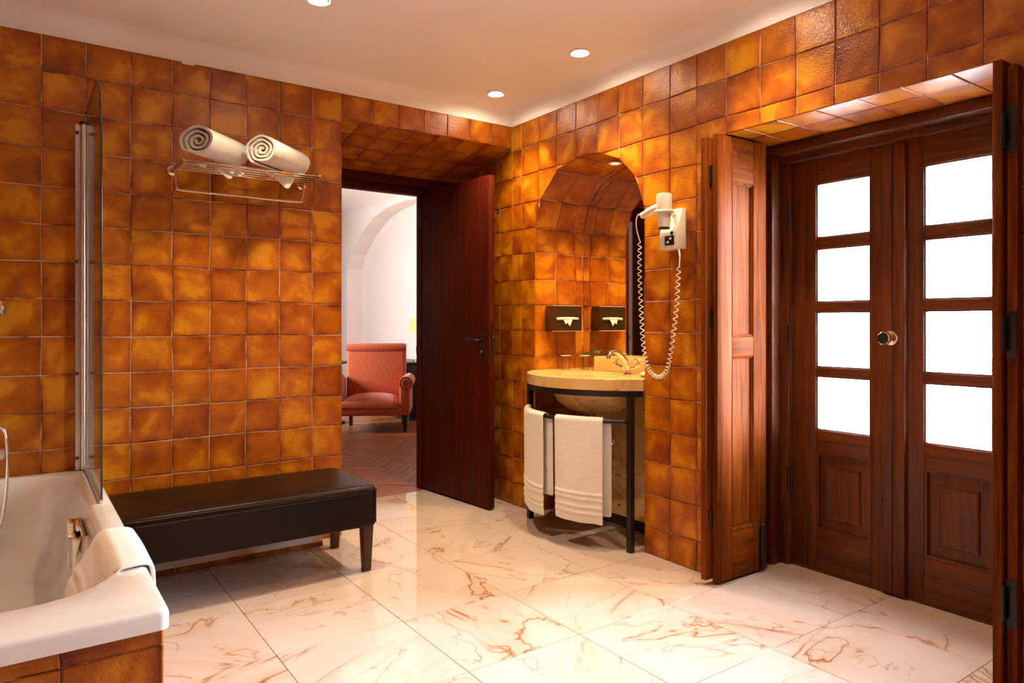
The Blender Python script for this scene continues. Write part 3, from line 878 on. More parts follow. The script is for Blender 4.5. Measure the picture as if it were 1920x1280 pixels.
# glass screen on the rim
SX = 0.252
sc = empty('bath_screen', (SX, 3.3, TZ), 'frameless glass bath screen with a rounded top corner on the tub rim', 'shower screen')
y0, y1, zb, zt, rr = 2.900, 3.628, 0.520, 2.075, 0.22
poly = [(y1, zb), (y1, zt)] + [(y0 + rr - rr * math.sin(R(t)), zt - 0.30 + 0.30 * math.cos(R(t))) for t in range(0, 91, 9)] + [(y0, zb)]
MB().prism(poly, 'x', SX - 0.003, SX + 0.003).build('glass', M['screen'], sc)
edge = [(SX, p[0], p[1]) for p in poly[1:]]
MB().tube(edge, 0.0032, 6).build('glass_edge', M['glass_edge'], sc, True)
pf = MB(); pf.box((0.214, 3.606, TZ + 0.003), (0.226, 3.6395, 2.022)); pf.box((0.262, 3.606, TZ + 0.003), (0.274, 3.6395, 2.022))
pf.box((0.226, 3.622, TZ + 0.003), (0.262, 3.6395, 2.022)); pf.build('wall_profile', M['alu'], sc)
MB().lathe([(0.011, TZ + 0.003), (0.011, 2.026)], (0.244, 3.612, 0), (0, 0, 1), 16).build('pivot_tube', M['alu'], sc, True, 40)
MB().lathe([(0.013, 0), (0.013, 0.012), (0.008, 0.015)], (0.244, 3.612, 2.024), (0, 0, 1), 16).build('top_cap', M['rubber'], sc, True, 40)
for z in (0.56, 0.93, 1.42, 1.985):
    for xx in (0.220, 0.268):
        box('clip', (xx - 0.007, 3.602, z - 0.007), (xx + 0.007, 3.608, z + 0.007), M['bronze'], sc, 0.002)
box('seal', (SX - 0.007, y0, TZ + 0.001), (SX + 0.007, y1 - 0.02, 0.522), M['alu'], sc, 0.003)

# mixer, hose and hand shower on the back wall
mx = empty('bath_mixer', (-0.13, 3.62, 0.61), 'chrome bath mixer on the tiled wall over the tub end', 'faucet')
MB().tube([(-0.30, 3.585, 0.61), (-0.062, 3.585, 0.61)], 0.022, 16).build('body', M['chrome'], mx, True, 40)
for xx in (-0.25, -0.11):
    MB().lathe([(0.030, 0), (0.028, 0.008), (0.012, 0.012), (0.012, 0.05)], (xx, 3.638, 0.61), (0, -1, 0), 18).build('wall_union', M['chrome'], mx, True, 40)
MB().lathe([(0.020, 0), (0.024, 0.004), (0.024, 0.022), (0.018, 0.028)], (-0.064, 3.585, 0.61), (1, 0, 0), 20).build('knob', M['alu'], mx, True, 40)
hose = [(-0.20, 3.56, 0.585), (-0.17, 3.50, 0.60), (-0.11, 3.48, 0.69), (-0.068, 3.48, 0.735), (-0.047, 3.48, 0.733), (-0.034, 3.48, 0.706), (-0.027, 3.48, 0.626), (-0.028, 3.48, 0.519), (-0.037, 3.48, 0.413), (-0.054, 3.48, 0.33), (-0.10, 3.46, 0.25), (-0.18, 3.45, 0.26)]
hp = smooth_path(hose, 14)
MB().tube(hp, [0.0062 + (0.0010 if i % 2 else 0) for i in range(len(hp))], 8).build('shower_hose', M['chrome'], mx, True)
hs = empty('hand_shower', (-0.09, 3.60, 1.21), 'chrome hand shower hanging on the tiled wall at the tub', 'shower head')
MB().lathe([(0.012, 0), (0.020, 0.012), (0.034, 0.026), (0.036, 0.034), (0.030, 0.038)], (-0.075, 3.585, 1.212), (0.5, -0.86, -0.1), 22).build('head', M['chrome'], hs, True, 40)
MB().tube([(-0.08, 3.59, 1.21), (-0.11, 3.60, 1.12), (-0.13, 3.61, 1.03)], [0.012, 0.011, 0.013], 10).build('handle', M['chrome'], hs, True)
MB().lathe([(0.022, 0), (0.022, 0.02), (0.014, 0.03)], (-0.10, 3.638, 1.15), (0, -1, 0), 16).build('wall_holder', M['chrome'], hs, True, 40)

# ================================================================== CLOTH
def cloth(name, rows, mat, thick, parent=None, sub=1):
    """rows: grid of world points; becomes a thick soft sheet"""
    nr, nc = len(rows), len(rows[0])
    vs = [p for r_ in rows for p in r_]
    fs = [(i * nc + j, i * nc + j + 1, (i + 1) * nc + j + 1, (i + 1) * nc + j) for i in range(nr - 1) for j in range(nc - 1)]
    o = obj(name, vs, fs, mat, parent, True)
    s = o.modifiers.new('thick', 'SOLIDIFY'); s.thickness = thick; s.offset = 0.0; s.use_even_offset = False
    if sub:
        m = o.modifiers.new('soft', 'SUBSURF'); m.levels = sub; m.render_levels = sub
    return o

# bath mat towel thrown over the rim
rows = []
path = [(0.304, 0.405), (0.303, 0.45), (0.301, 0.492), (0.293, 0.514), (0.272, 0.520), (0.245, 0.520), (0.220, 0.517), (0.203, 0.500), (0.186, 0.465), (0.170, 0.435), (0.155, 0.405), (0.142, 0.372), (0.136, 0.350)]
ph = smooth_path([(p[0], 0, p[1]) for p in path], 4)
for i, p in enumerate(ph):
    t = i / (len(ph) - 1); r_ = []
    for j in range(15):
        s = j / 14
        yy = 2.075 + s * (0.40 - 0.02 * t) + 0.06 * t * (s) + (0.006 * math.sin(9 * t + 3 * s))
        rip = 0.0035 * math.sin(8 * s + 4 * t)
        bnd = 0.0025 if abs(t - 0.80) < 0.02 or abs(t - 0.88) < 0.02 else 0.0
        r_.append((p.x + rip * 0.5 * (t > 0.6) - 0.010 * s * (t > 0.62) * (t - 0.62) * 3 - bnd, yy, p.z - 0.003 + rip * 0.3 - 0.004 * math.cos(s * math.pi * 2)))
    rows.append(r_)
tw = cloth('bath_towel', rows, M['terry'], 0.012)
tag(tw, 'white terry bath towel draped over the bathtub rim', 'towel')

# ================================================================== BENCH
bx0, bx1, by0, by1, bz0, bz1 = 0.312, 1.367, 3.015, 3.522, 0.211, 0.402
bn = empty('bench', (0.84, 3.27, 0), 'long dark brown leather bench with stitched edges below the towel rack', 'bench')
body = box('seat', (bx0, by0, bz0), (bx1, by1, bz1), M['leather'], bn)
bm = bmesh.new(); bm.from_mesh(body.data)
bmesh.ops.subdivide_edges(bm, edges=bm.edges[:], cuts=6, use_grid_fill=True)
for v in bm.verts:
    if v.co.z > 0.09:
        u = (v.co.x / 0.5275); w = (v.co.y / 0.2535)
        v.co.z += 0.010 * (1 - u ** 4) * (1 - w ** 4)
bm.to_mesh(body.data); bm.free()
bv = body.modifiers.new('soft_edges', 'BEVEL'); bv.width = 0.020; bv.segments = 4; bv.limit_method = 'ANGLE'; bv.angle_limit = R(50)
for p in body.data.polygons: p.use_smooth = True
zz = bz1 - 0.022
MB().tube([(bx0 + .004, by0 - 0.0005, zz), (bx1 - .004, by0 - 0.0005, zz), (bx1 - .0005, by0 + .004, zz), (bx1 + 0.0005, by1 - .004, zz)], 0.0035, 6).build('piping', M['leather'], bn, True)
for dz in (0.010, -0.010):
    mbs = MB(); n = 170
    for k in range(n):
        xa = bx0 + 0.02 + (bx1 - bx0 - 0.04) * k / n
        mbs.box((xa, by0 - 0.0012, zz + dz - 0.0006), (xa + 0.0038, by0 + 0.002, zz + dz + 0.0006))
    so = mbs.build('stitching', M['thread'], bn); so['kind'] = 'stuff'
MB().tube([(bx1 - 0.006, by0 - 0.0008, bz0 + 0.02), (bx1 - 0.006, by0 - 0.0008, bz1 - 0.02)], 0.0028, 6).build('corner_seam', M['leather'], bn, True)
for lx, ly in ((bx1 - 0.052, by0 + 0.020), (bx1 - 0.052, by1 - 0.09), (bx0 + 0.02, by0 + 0.020), (bx0 + 0.02, by1 - 0.09)):
    s0, s1 = 0.052, 0.036
    lo = [(lx - s1 / 2 + .02, ly + .01, 0), (lx + s1 / 2 + .02, ly + .01, 0), (lx + s1 / 2 + .02, ly + s1 + .01, 0), (lx - s1 / 2 + .02, ly + s1 + .01, 0)]
    hi = [(lx - s0 / 2 + .02, ly, bz0 + 0.004), (lx + s0 / 2 + .02, ly, bz0 + 0.004), (lx + s0 / 2 + .02, ly + s0, bz0 + 0.004), (lx - s0 / 2 + .02, ly + s0, bz0 + 0.004)]
    lg = MB().loops([lo, hi]).build('leg', M['espresso'], bn); bevel_mesh(lg, 0.003)

# ================================================================== TOWEL RACK AND ROLLS
rk = empty('towel_rack', (0.915, 3.60, 1.86), 'polished metal towel rack with a lower rail on the tiled wall', 'towel rack')
RZ = 1.872
for yy in (3.375, 3.425, 3.475, 3.525, 3.575):
    MB().tube([(0.598, yy, RZ), (1.232, yy, RZ)], 0.0064, 10).build('bar', M['brass_steel'], rk, True)
for xx in (0.606, 1.222):
    MB().tube(smooth_path([(xx, 3.632, RZ), (xx, 3.58, RZ), (xx, 3.45, RZ), (xx, 3.355, RZ + 0.002)], 5), 0.0075, 10).build('side_arm', M['brass_steel'], rk, True)
    MB().lathe([(0.024, 0), (0.024, 0.006), (0.014, 0.012), (0.012, 0.024)], (xx, 3.6395, RZ), (0, -1, 0), 20).build('wall_flange', M['brass_steel'], rk, True, 40)
rl = [(0.612, 3.585, RZ), (0.612, 3.585, 1.815), (0.618, 3.585, 1.790), (0.640, 3.585, 1.775), (0.90, 3.585, 1.775), (1.185, 3.585, 1.775), (1.206, 3.585, 1.788), (1.213, 3.585, 1.812), (1.213, 3.585, RZ)]
MB().tube(smooth_path(rl, 5), 0.0068, 10).build('lower_rail', M['brass_steel'], rk, True)

def towel_roll(name, p0, ang, ln, ra, rb, turns, label, seed):
    rnd = random.Random(seed)
    ax = V((math.sin(ang), math.cos(ang), 0)); side = V((math.cos(ang), -math.sin(ang), 0)); up = V((0, 0, 1))
    e = empty(name, p0, label, 'towel', 'rolled towels on the rack')
    n = int(turns * 26); outer = []; inner = []
    ph0 = rnd.uniform(3.6, 4.2)
    for k in range(n + 1):
        th = ph0 - 2 * math.pi * turns * k / n
        f = 1 - 0.86 * k / n
        wob = 1 + 0.05 * math.sin(3 * th + seed) * (k / n) + 0.03 * math.sin(5 * th)
        outer.append((ra * f * wob * math.cos(th), rb * f * wob * math.sin(th)))
        f2 = max(f - 0.135, 0.02)
        inner.append((ra * f2 * wob * math.cos(th), rb * f2 * wob * math.sin(th)))
    loopn = 7; rows = []
    prof = outer + inner[::-1]
    lps = []
    for i in range(loopn):
        t = i / (loopn - 1)
        sc_ = 1 - 0.05 * t - (0.025 if i in (0, loopn - 1) else 0)
        lps.append([V(p0) + ax * (ln * t + 0.010 * (math.hypot(q[0], q[1]) / ra - 0.6) * (-1 if i == 0 else 0)) + side * q[0] * sc_ + up * (q[1] * sc_ + rb) for q in prof])
    mb = MB(); np_ = len(prof); vs = [p for l in lps for p in l]; fs = []
    for i in range(loopn - 1):
        for k in range(np_):
            fs.append((i * np_ + k, i * np_ + (k + 1) % np_, (i + 1) * np_ + (k + 1) % np_, (i + 1) * np_ + k))
    h = len(outer)
    for base in (0, (loopn - 1) * np_):
        for k in range(h - 1):
            a, b, c, d = base + k, base + k + 1, base + np_ - 2 - k, base + np_ - 1 - k
            fs.append((a, b, c, d))
    mb.add(vs, fs); mb.build('roll', M['terry'], e, True, 60)
    return e, ax, side
A1 = R(48)
r1, ax, side = towel_roll('towel_roll', (0.650, 3.300, RZ + 0.006), A1, 0.280, 0.094, 0.073, 3.2, 'white towel roll on the rack lying nearer the bath screen', 1)
r2, _, _ = towel_roll('towel_roll', (0.925, 3.300, RZ + 0.006), A1, 0.320, 0.086, 0.074, 3.6, 'white towel roll on the rack lying nearer the entrance doorway', 2)
def flap(parent, base, d1, drop, w):
    b = V(base)
    rows = []
    for i in range(5):
        t = i / 4; rows.append([b + V(d1) * (w * (s - 0.5) * (1 - 0.85 * t) + 0.02 * t) + V((0, -0.008 * t, -drop * t)) for s in (0, 0.33, 0.66, 1)])
    cloth('loose_corner', rows, M['terry'], 0.005, parent, 1)
flap(r1, (0.80, 3.450, RZ + 0.004), (0.9, 0.2, 0), 0.050, 0.13)
flap(r2, (1.07, 3.450, RZ + 0.004), (0.9, 0.2, 0), 0.065, 0.15)
flap(r1, (0.68, 3.400, RZ + 0.004), (0.9, 0.2, 0), 0.022, 0.08)
flap(r2, (0.985, 3.400, RZ + 0.004), (0.9, 0.2, 0), 0.026, 0.07)

# ================================================================== WASHSTAND
CZ, CT = 0.868, 0.058
AC, AR = (2.828, 2.945), 0.520
ws = empty('washstand', (2.6, 2.945, 0), 'cream marble washstand on black iron legs set into the arched niche', 'washstand')
def arc_pt(phi, r=AR, z=0.0): return V((AC[0] - r * math.cos(R(phi)), AC[1] + r * math.sin(R(phi)), z))
phs = [60.5 - 121 * k / 48 for k in range(49)]
outer = [(NX - 0.010, NY1 - 0.004), (XR - 0.002, NY1 - 0.004)] + [(arc_pt(p).x, arc_pt(p).y) for p in phs if arc_pt(p).x < XR - 0.004] + [(XR - 0.002, NY0 + 0.004), (NX - 0.010, NY0 + 0.004)]
BC, BA, BB = (2.595, 2.895), 0.150, 0.215
hole = [(BC[0] + BA * math.cos(2 * math.pi * k / 40), BC[1] + BB * math.sin(2 * math.pi * k / 40)) for k in range(40)]
def slab_with_hole(name, outer, hole, z0, z1, mat, parent):
    bm = bmesh.new()
    lo = [bm.verts.new((x, y, z1)) for x, y in outer]; lh = [bm.verts.new((x, y, z1)) for x, y in hole]
    ed = [bm.edges.new((lo[i], lo[(i + 1) % len(lo)])) for i in range(len(lo))] + [bm.edges.new((lh[i], lh[(i + 1) % len(lh)])) for i in range(len(lh))]
    bmesh.ops.triangle_fill(bm, use_beauty=True, use_dissolve=False, edges=ed)
    # drop fill inside the hole
    for f in bm.faces[:]:
        c = f.calc_center_median()
        if ((c.x - BC[0]) / BA) ** 2 + ((c.y - BC[1]) / BB) ** 2 < 0.985 and all(v in lh for v in f.verts): bm.faces.remove(f)
    r = bmesh.ops.extrude_face_region(bm, geom=bm.faces[:])
    for v in [g_ for g_ in r['geom'] if isinstance(g_, bmesh.types.BMVert)]: v.co.z = z0
    bmesh.ops.recalc_face_normals(bm, faces=bm.faces)
    vs = [tuple(v.co) for v in bm.verts]; bm.verts.index_update(); fs = [tuple(v.index for v in f.verts) for f in bm.faces]; bm.free()
    return obj(name, vs, fs, mat, parent)
ct = slab_with_hole('countertop', outer, hole, CZ - CT, CZ, M['marble'], ws)
bvm = ct.modifiers.new('eased_edge', 'BEVEL'); bvm.width = 0.010; bvm.segments = 3; bvm.limit_method = 'ANGLE'; bvm.angle_limit = R(60)
# bowl
def ell(a, b, z): return [(BC[0] + a * math.cos(2 * math.pi * k / 40), BC[1] + b * math.sin(2 * math.pi * k / 40), z) for k in range(40)]
bl = [ell(BA + .050, BB + .055, CZ - CT + 0.0), ell(BA + .044, BB + .048, CZ - CT - 0.04), ell(BA + .02, BB + .02, CZ - CT - 0.09), ell(BA - .035, BB - .045, CZ - CT - 0.135), ell(BA - .10, BB - .14, CZ - CT - 0.150),
      ell(BA - .10, BB - .14, CZ - CT - 0.138), ell(BA - .045, BB - .06, CZ - CT - 0.120), ell(BA - .005, BB - .008, CZ - CT - 0.07), ell(BA, BB, CZ - CT - 0.02), ell(BA + .001, BB + .001, CZ - 0.006)]
MB().loops(bl, cap0=False).build('bowl', M['marble'], ct, True, 60)
MB().lathe([(0.0, 0.003), (0.02, 0.003), (0.024, 0)], (BC[0], BC[1], CZ - CT - 0.137), (0, 0, 1), 18).build('waste_plug', M['chrome'], ct, True, 40)
sp = box('upstand', (2.832, 2.502, CZ + 0.0005), (NX - 0.012, 3.150, 0.953), M['marble'], ws, 0.004)
# iron frame
inn = AR - 0.012
bp = [arc_pt(p, AR - 0.006) for p in phs]
mbf = MB(); nb = len(bp)
vsf = []; 
for p in phs:
    a, b = arc_pt(p, AR + 0.0), arc_pt(p, AR - 0.014)
    vsf += [(a.x, a.y, CZ - CT - 0.001), (a.x, a.y, CZ - CT - 0.030), (b.x, b.y, CZ - CT - 0.030), (b.x, b.y, CZ - CT - 0.001)]
fsf = [(4 * i + k, 4 * i + (k + 1) % 4, 4 * i + 4 + (k + 1) % 4, 4 * i + 4 + k) for i in range(nb - 1) for k in range(4)] + [(0, 1, 2, 3), (4 * nb - 4, 4 * nb - 3, 4 * nb - 2, 4 * nb - 1)]
mbf.add(vsf, fsf).build('front_band', M['iron'], ws, True, 40)
for lx, ly in ((2.520, 2.530), (2.482, 3.318)):
    box('leg', (lx - 0.015, ly - 0.015, 0), (lx + 0.015, ly + 0.015, CZ - CT - 0.028), M['iron'], ws, 0.002)
BZ = 0.655
ph_bar = [46.5 - 98.5 * k / 40 for k in range(41)]
MB().tube([arc_pt(p, AR - 0.004, BZ) for p in ph_bar], 0.0105, 10).build('towel_bar', M['iron'], ws, True)
# marble panel hiding the plumbing
ac = empty('access_panel', (2.81, 2.82, 0), 'veined cream marble panel screwed on below the washstand', 'panel')
box('panel', (2.800, NY0 + 0.004, 0.062), (2.822, 3.160, CZ - CT - 0.003), M['marble'], ac, 0.002)
box('panel_return', (2.822, 3.140, 0.062), (2.955, 3.160, CZ - CT - 0.003), M['marble'], ac)
box('plinth', (2.806, NY0 + 0.004, 0), (2.955, 3.155, 0.060), M['rubber'], ac)
for yy in (2.530, 2.70, 2.90, 3.12):
    for z in (0.12, 0.68):
        MB().lathe([(0.0075, 0), (0.006, 0.003), (0.0, 0.0038)], (2.800, yy, z), (-1, 0, 0), 12).build('screw', M['bronze'], ac, True, 40)
wp = empty('waste_pipe', (2.7, 2.95, 0.48), 'chrome waste pipe with round wall flange behind the hand towels', 'pipe')
MB().lathe([(0.036, 0), (0.034, 0.010), (0.022, 0.016)], (2.7995, 2.965, 0.483), (-1, 0, 0), 24).build('flange', M['chrome'], wp, True, 40)
MB().tube(smooth_path([(2.797, 2.965, 0.483), (2.70, 2.955, 0.483), (2.625, 2.92, 0.483), (2.600, 2.897, 0.50), (2.596, 2.895, 0.56), (2.595, 2.895, 0.656)], 6), 0.017, 14).build('pipe', M['chrome'], wp, True)
MB().lathe([(0.024, 0), (0.024, 0.05)], (2.6, 2.897, 0.50), (0, 0, 1), 18).build('trap_nut', M['chrome'], wp, True, 40)

# hand towels over the bar
def hand_towel(p_a, p_b, zf, zbk, label, seed):
    rnd = random.Random(seed); rows = []
    st = []
    for k in range(81): st.append((0.0175, zf + (BZ - zf) * k / 80, 'f', k / 80))
    for t in (25, 55, 90, 125, 155): st.append((0.0175 * math.cos(R(t)), BZ + 0.0175 * math.sin(R(t)), 't', 1))
    for k in range(12): st.append((-0.0175, BZ - (BZ - zbk) * k / 11, 'b', 1 - k / 11))
    for off, z, part, t in st:
        r_ = []
        for j in range(17):
            s = j / 16; ph_ = p_a + (p_b - p_a) * s
            if part == 'b': ph_ -= 4.5
            o2 = off + (0.010 * (1 - t) * math.sin(7 * s + seed) * 0.6 + 0.004 * math.sin(15 * s + seed) * (1 - t) if part != 't' else 0)
            if part == 'f' and any(abs(z - (zf + q)) < 0.0068 for q in (0.050, 0.078, 0.118, 0.146)): o2 += 0.0042
            dz = 0.012 * (0.5 - s) * (1 - t) if part == 'f' else 0
            a = arc_pt(ph_, AR - 0.004 + o2, z + dz); r_.append(tuple(a))
        rows.append(r_)
    o = cloth('hand_towel', rows, M['terry'], 0.009, None, 1)
    tag(o, label, 'towel', 'hand towels on the washstand bar')
hand_towel(46, 1.0, 0.130, 0.23, 'narrow white hand towel on the iron bar, next to the entrance door', 3)
hand_towel(-8.5, -38.5, 0.138, 0.165, 'wide white hand towel on the iron bar, in front of the chrome pipe', 5)

# mirror at the back of the niche
mr = empty('mirror', (NX, 2.945, 0.87), 'large arched mirror filling the back of the washstand niche', 'mirror')
mpoly = [(NY1 - 0.003, CZ - 0.02)] + [(y + (-0.003 if y > 3.1 else 0.003 if y < 2.8 else 0), z - 0.003) for y, z in arch] + [(NY0 + 0.003, CZ - 0.02)]
MB().prism(mpoly, 'x', NX, NX + 0.006).build('mirror_glass', M['mirror'], mr)

# tap
tp = empty('basin_tap', (2.785, 2.81, CZ), 'chrome basin tap with swan neck spout and cross handles', 'faucet')
MB().lathe([(0.030, 0), (0.028, 0.008), (0.018, 0.014), (0.016, 0.040), (0.020, 0.048), (0.0, 0.054)], (2.785, 2.81, CZ), (0, 0, 1), 22).build('base', M['chrome'], tp, True, 40)
MB().tube(smooth_path([(2.785, 2.81, CZ + 0.03), (2.772, 2.813, CZ + 0.065), (2.738, 2.818, CZ + 0.105), (2.700, 2.824, CZ + 0.125), (2.668, 2.828, CZ + 0.120), (2.655, 2.830, CZ + 0.100)], 6), [0.013] * 20 + [0.011] * 11, 12).build('spout', M['chrome'], tp, True)
MB().lathe([(0.014, 0), (0.014, 0.018)], (2.655, 2.830, CZ + 0.088), (0, 0, 1), 16).build('aerator', M['chrome'], tp, True, 40)
for yy in (2.90, 2.725):
    hb = MB().tube([(2.785, 2.81, CZ + 0.03), (2.780, (yy + 2.81) / 2, CZ + 0.034), (2.775, yy, CZ + 0.055)], 0.009, 10).build('valve_body', M['chrome'], tp, True)
    hm = MB()
    for a in (0, 90):
        d = V((math.cos(R(a + 35)), 0.25 * math.sin(R(a)), math.sin(R(a + 35)))).normalized() * 0.026
        c = V((2.770, yy, CZ + 0.066)); hm.tube([c - d, c + d], 0.0055, 8)
    hm.build('cross_handle', M['chrome'], hb, True, 60)

def tumbler(x, y, label):
    e = empty('tumbler', (x, y, CZ), label, 'glass', 'tumblers on the washstand')
    MB().lathe([(0.026, 0.0), (0.031, 0.085), (0.029, 0.085), (0.0245, 0.010), (0.0, 0.008)], (x, y, CZ + 0.0006), (0, 0, 1), 24).build('glass_wall', M['tumbler'], e, True, 40)
    MB().lathe([(0.0, 0.0), (0.0255, 0.0), (0.0255, 0.007), (0.0, 0.007)], (x, y, CZ + 0.0008), (0, 0, 1), 24).build('glass_base', M['tumbler'], e, True, 40)
    MB().tube([(x + 0.0302 * math.cos(2 * math.pi * k / 24), y + 0.0302 * math.sin(2 * math.pi * k / 24), CZ + 0.086) for k in range(24)], 0.0013, 6, True).build('rim', M['soap'], e, True)
    return e
tumbler(2.730, 3.290, 'clear glass tumbler standing alone below the tissue box')
tumbler(2.822, 3.222, 'clear glass tumbler in front of the green sprig')
sg = empty('leaf_sprig', (2.88, 3.19, CZ), 'sprig of green leaves in a small glass at the mirror', 'plant')
MB().lathe([(0.018, 0), (0.020, 0.055), (0.0185, 0.055), (0.0165, 0.006), (0, 0.006)], (2.888, 3.200, CZ + 0.0006), (0, 0, 1), 18).build('vase', M['tumbler'], sg, True, 40)
for k, (dx, dy, dz, rz) in enumerate(((-.03, .07, .078, 20), (-.02, .035, .085, 60), (0.0, -.01, .10, 120), (.015, -.04, .095, 170), (-.035, .02, .070, -30), (.02, .03, .092, -80))):
    b = V((2.888, 3.200, CZ + 0.04)); tip = b + V((dx, dy, dz - 0.02))
    st = MB().tube(smooth_path([b, b + V((dx * .3, dy * .3, dz * .5)), tip], 4), 0.0012, 5).build('stem', M['leaf'], sg, True)
    d = V((math.cos(R(rz)), math.sin(R(rz)), -0.15)).normalized(); w = d.cross(V((0, 0, 1))).normalized(); ll = 0.048
    up = w.cross(d)
    prof = [(0, 0), (0.2, 0.30), (0.5, 0.42), (0.8, 0.26), (1, 0)]
    vs = []; 
    for t, h in prof:
        c = tip + d * ll * t - V((0, 0, 0.012 * t * t))
        vs += [c - w * ll * h * 0.8 + up * 0.004, c - up * 0.001, c + w * ll * h * 0.8 + up * 0.004]
    fs = []
    for i in range(4):
        for q in (0, 1): fs.append((3 * i + q, 3 * i + q + 1, 3 * i + 4 + q, 3 * i + 3 + q))
    lf = obj('leaf', vs, fs, M['leaf'], st, True); lf.modifiers.new('t', 'SOLIDIFY').thickness = 0.0008
sd = empty('soap_dish', (2.70, 2.60, CZ), 'small white soap dish on the washstand by the hair dryer side', 'soap dish')
MB().lathe([(0.028, 0), (0.048, 0.012), (0.050, 0.016), (0.046, 0.016), (0.028, 0.006), (0, 0.006)], (2.715, 2.60, CZ + 0.0006), (0, 0, 1), 24).build('dish', M['porcelain'], sd, True, 40)
MB().loops([rounded_rect(2.688, 2.742, 2.572, 2.628, 0.02, CZ + 0.0075, 5), rounded_rect(2.684, 2.746, 2.568, 2.632, 0.024, CZ + 0.016, 5), rounded_rect(2.690, 2.740, 2.574, 2.626, 0.02, CZ + 0.025, 5)]).build('soap', M['soap'], sd, True, 60)

# tissue box on the side wall of the niche
tb = empty('tissue_box', (2.776, 3.37, 1.18), 'dark metal tissue box fixed to the niche side wall', 'tissue box')
tx0, tx1, ty0, ty1, tz0, tz1 = 2.660, 2.890, 3.330, 3.3995, 1.102, 1.258
cs = MB(); zs0, zs1, xs0, xs1 = 1.170, 1.186, 2.690, 2.862
cs.box((tx0, ty0, tz0), (tx1, ty1, zs0)); cs.box((tx0, ty0, zs1), (tx1, ty1, tz1)); cs.box((tx0, ty0, zs0), (xs0, ty1, zs1)); cs.box((xs1, ty0, zs0), (tx1, ty1, zs1))
cs.build('casing', M['bronze'], tb)
box('back_plate', (xs0, ty0 + 0.02, zs0), (xs1, ty0 + 0.024, zs1), M['tissue'], tb)
MB().tube([(tx0, ty0 - 0.001, tz1), (tx1, ty0 - 0.001, tz1)], 0.002, 6).build('top_edge', M['alu'], tb)
MB().tube([(tx0, ty0 - 0.001, tz0), (tx1, ty0 - 0.001, tz0)], 0.002, 6).build('bottom_edge', M['alu'], tb)
MB().tube(smooth_path([(xs0 + 0.002, ty0 - 0.001, 1.177), (2.73, ty0 - 0.004, 1.180), (2.78, ty0 - 0.005, 1.181), (2.83, ty0 - 0.004, 1.180), (xs1 - 0.002, ty0 - 0.001, 1.178)], 4), 0.0075, 8).build('tissue_fold', M['tissue'], tb, True)
tv = [(2.735, ty0 - 0.006, 1.180), (2.815, ty0 - 0.008, 1.182), (2.800, ty0 - 0.012, 1.160), (2.785, ty0 - 0.014, 1.132), (2.765, ty0 - 0.010, 1.155), (2.752, ty0 - 0.012, 1.143)]
tt = obj('tissue', tv, [(0, 5, 4), (0, 4, 1), (4, 2, 1), (4, 3, 2)], M['tissue'], tb); tt.modifiers.new('t', 'SOLIDIFY').thickness = 0.002

# ================================================================== HAIR DRYER
hd = empty('hair_dryer', (2.55, 2.275, 1.5), 'white wall hair dryer in its holder with a coiled cord', 'hair dryer')
hy0, hy1 = 2.222, 2.328
hb = MB().prism([(XR - 0.0005, 1.500), (2.512, 1.500), (2.512, 1.580), (2.548, 1.672), (2.548, 1.692), (XR - 0.0005, 1.692)], 'y', hy0, hy1).build('holder_base', M['plastic'], hd); bevel_mesh(hb, 0.003)
skt = box('socket', (2.5085, 2.236, 1.517), (2.513, 2.293, 1.562), M['dark_plastic'], hd, 0.002)
for yy, z in ((2.272, 1.532), (2.257, 1.548)):
    box('socket_pin', (2.506, yy - 0.006, z - 0.005), (2.5095, yy + 0.006, z + 0.005), M['plastic'], skt)
MB().lathe([(0.008, 0), (0.008, 0.006), (0.005, 0.008)], (2.514, 2.250, 1.574), (-1, 0, 0.1), 14).build('switch', M['dark_plastic'], hd, True, 40)
bc = V((2.462, 2.253, 0))
MB().tube([(2.555, 2.268, 1.668), (2.520, 2.262, 1.668), (2.500, 2.258, 1.668)], [0.012, 0.011, 0.012], 10).build('holder_arm', M['plastic'], hd, True)
MB().tube([(bc.x + 0.040 * math.cos(2 * math.pi * k / 28), bc.y + 0.040 * math.sin(2 * math.pi * k / 28), 1.668) for k in range(28)], 0.0065, 8, True).build('holder_ring', M['plastic'], hd, True)
MB().lathe([(0.025, 1.592), (0.0275, 1.620), (0.0285, 1.622), (0.032, 1.660), (0.036, 1.672), (0.036, 1.740), (0.034, 1.750), (0.030, 1.752)], bc, (0, 0, 1), 28).build('dryer_body', M['plastic'], hd, True, 30)
MB().lathe([(0.026, 1.589), (0.0262, 1.596), (0.020, 1.596)], bc, (0, 0, 1), 28).build('nozzle_rim', M['dark_plastic'], hd, True, 30)
MB().tube(smooth_path([(2.462, 2.275, 1.694), (2.462, 2.320, 1.688), (2.464, 2.365, 1.676), (2.467, 2.402, 1.668)], 5), [0.020] * 6 + [0.019] * 5 + [0.016] * 4 + [0.010], 14).build('dryer_handle', M['plastic'], hd, True)
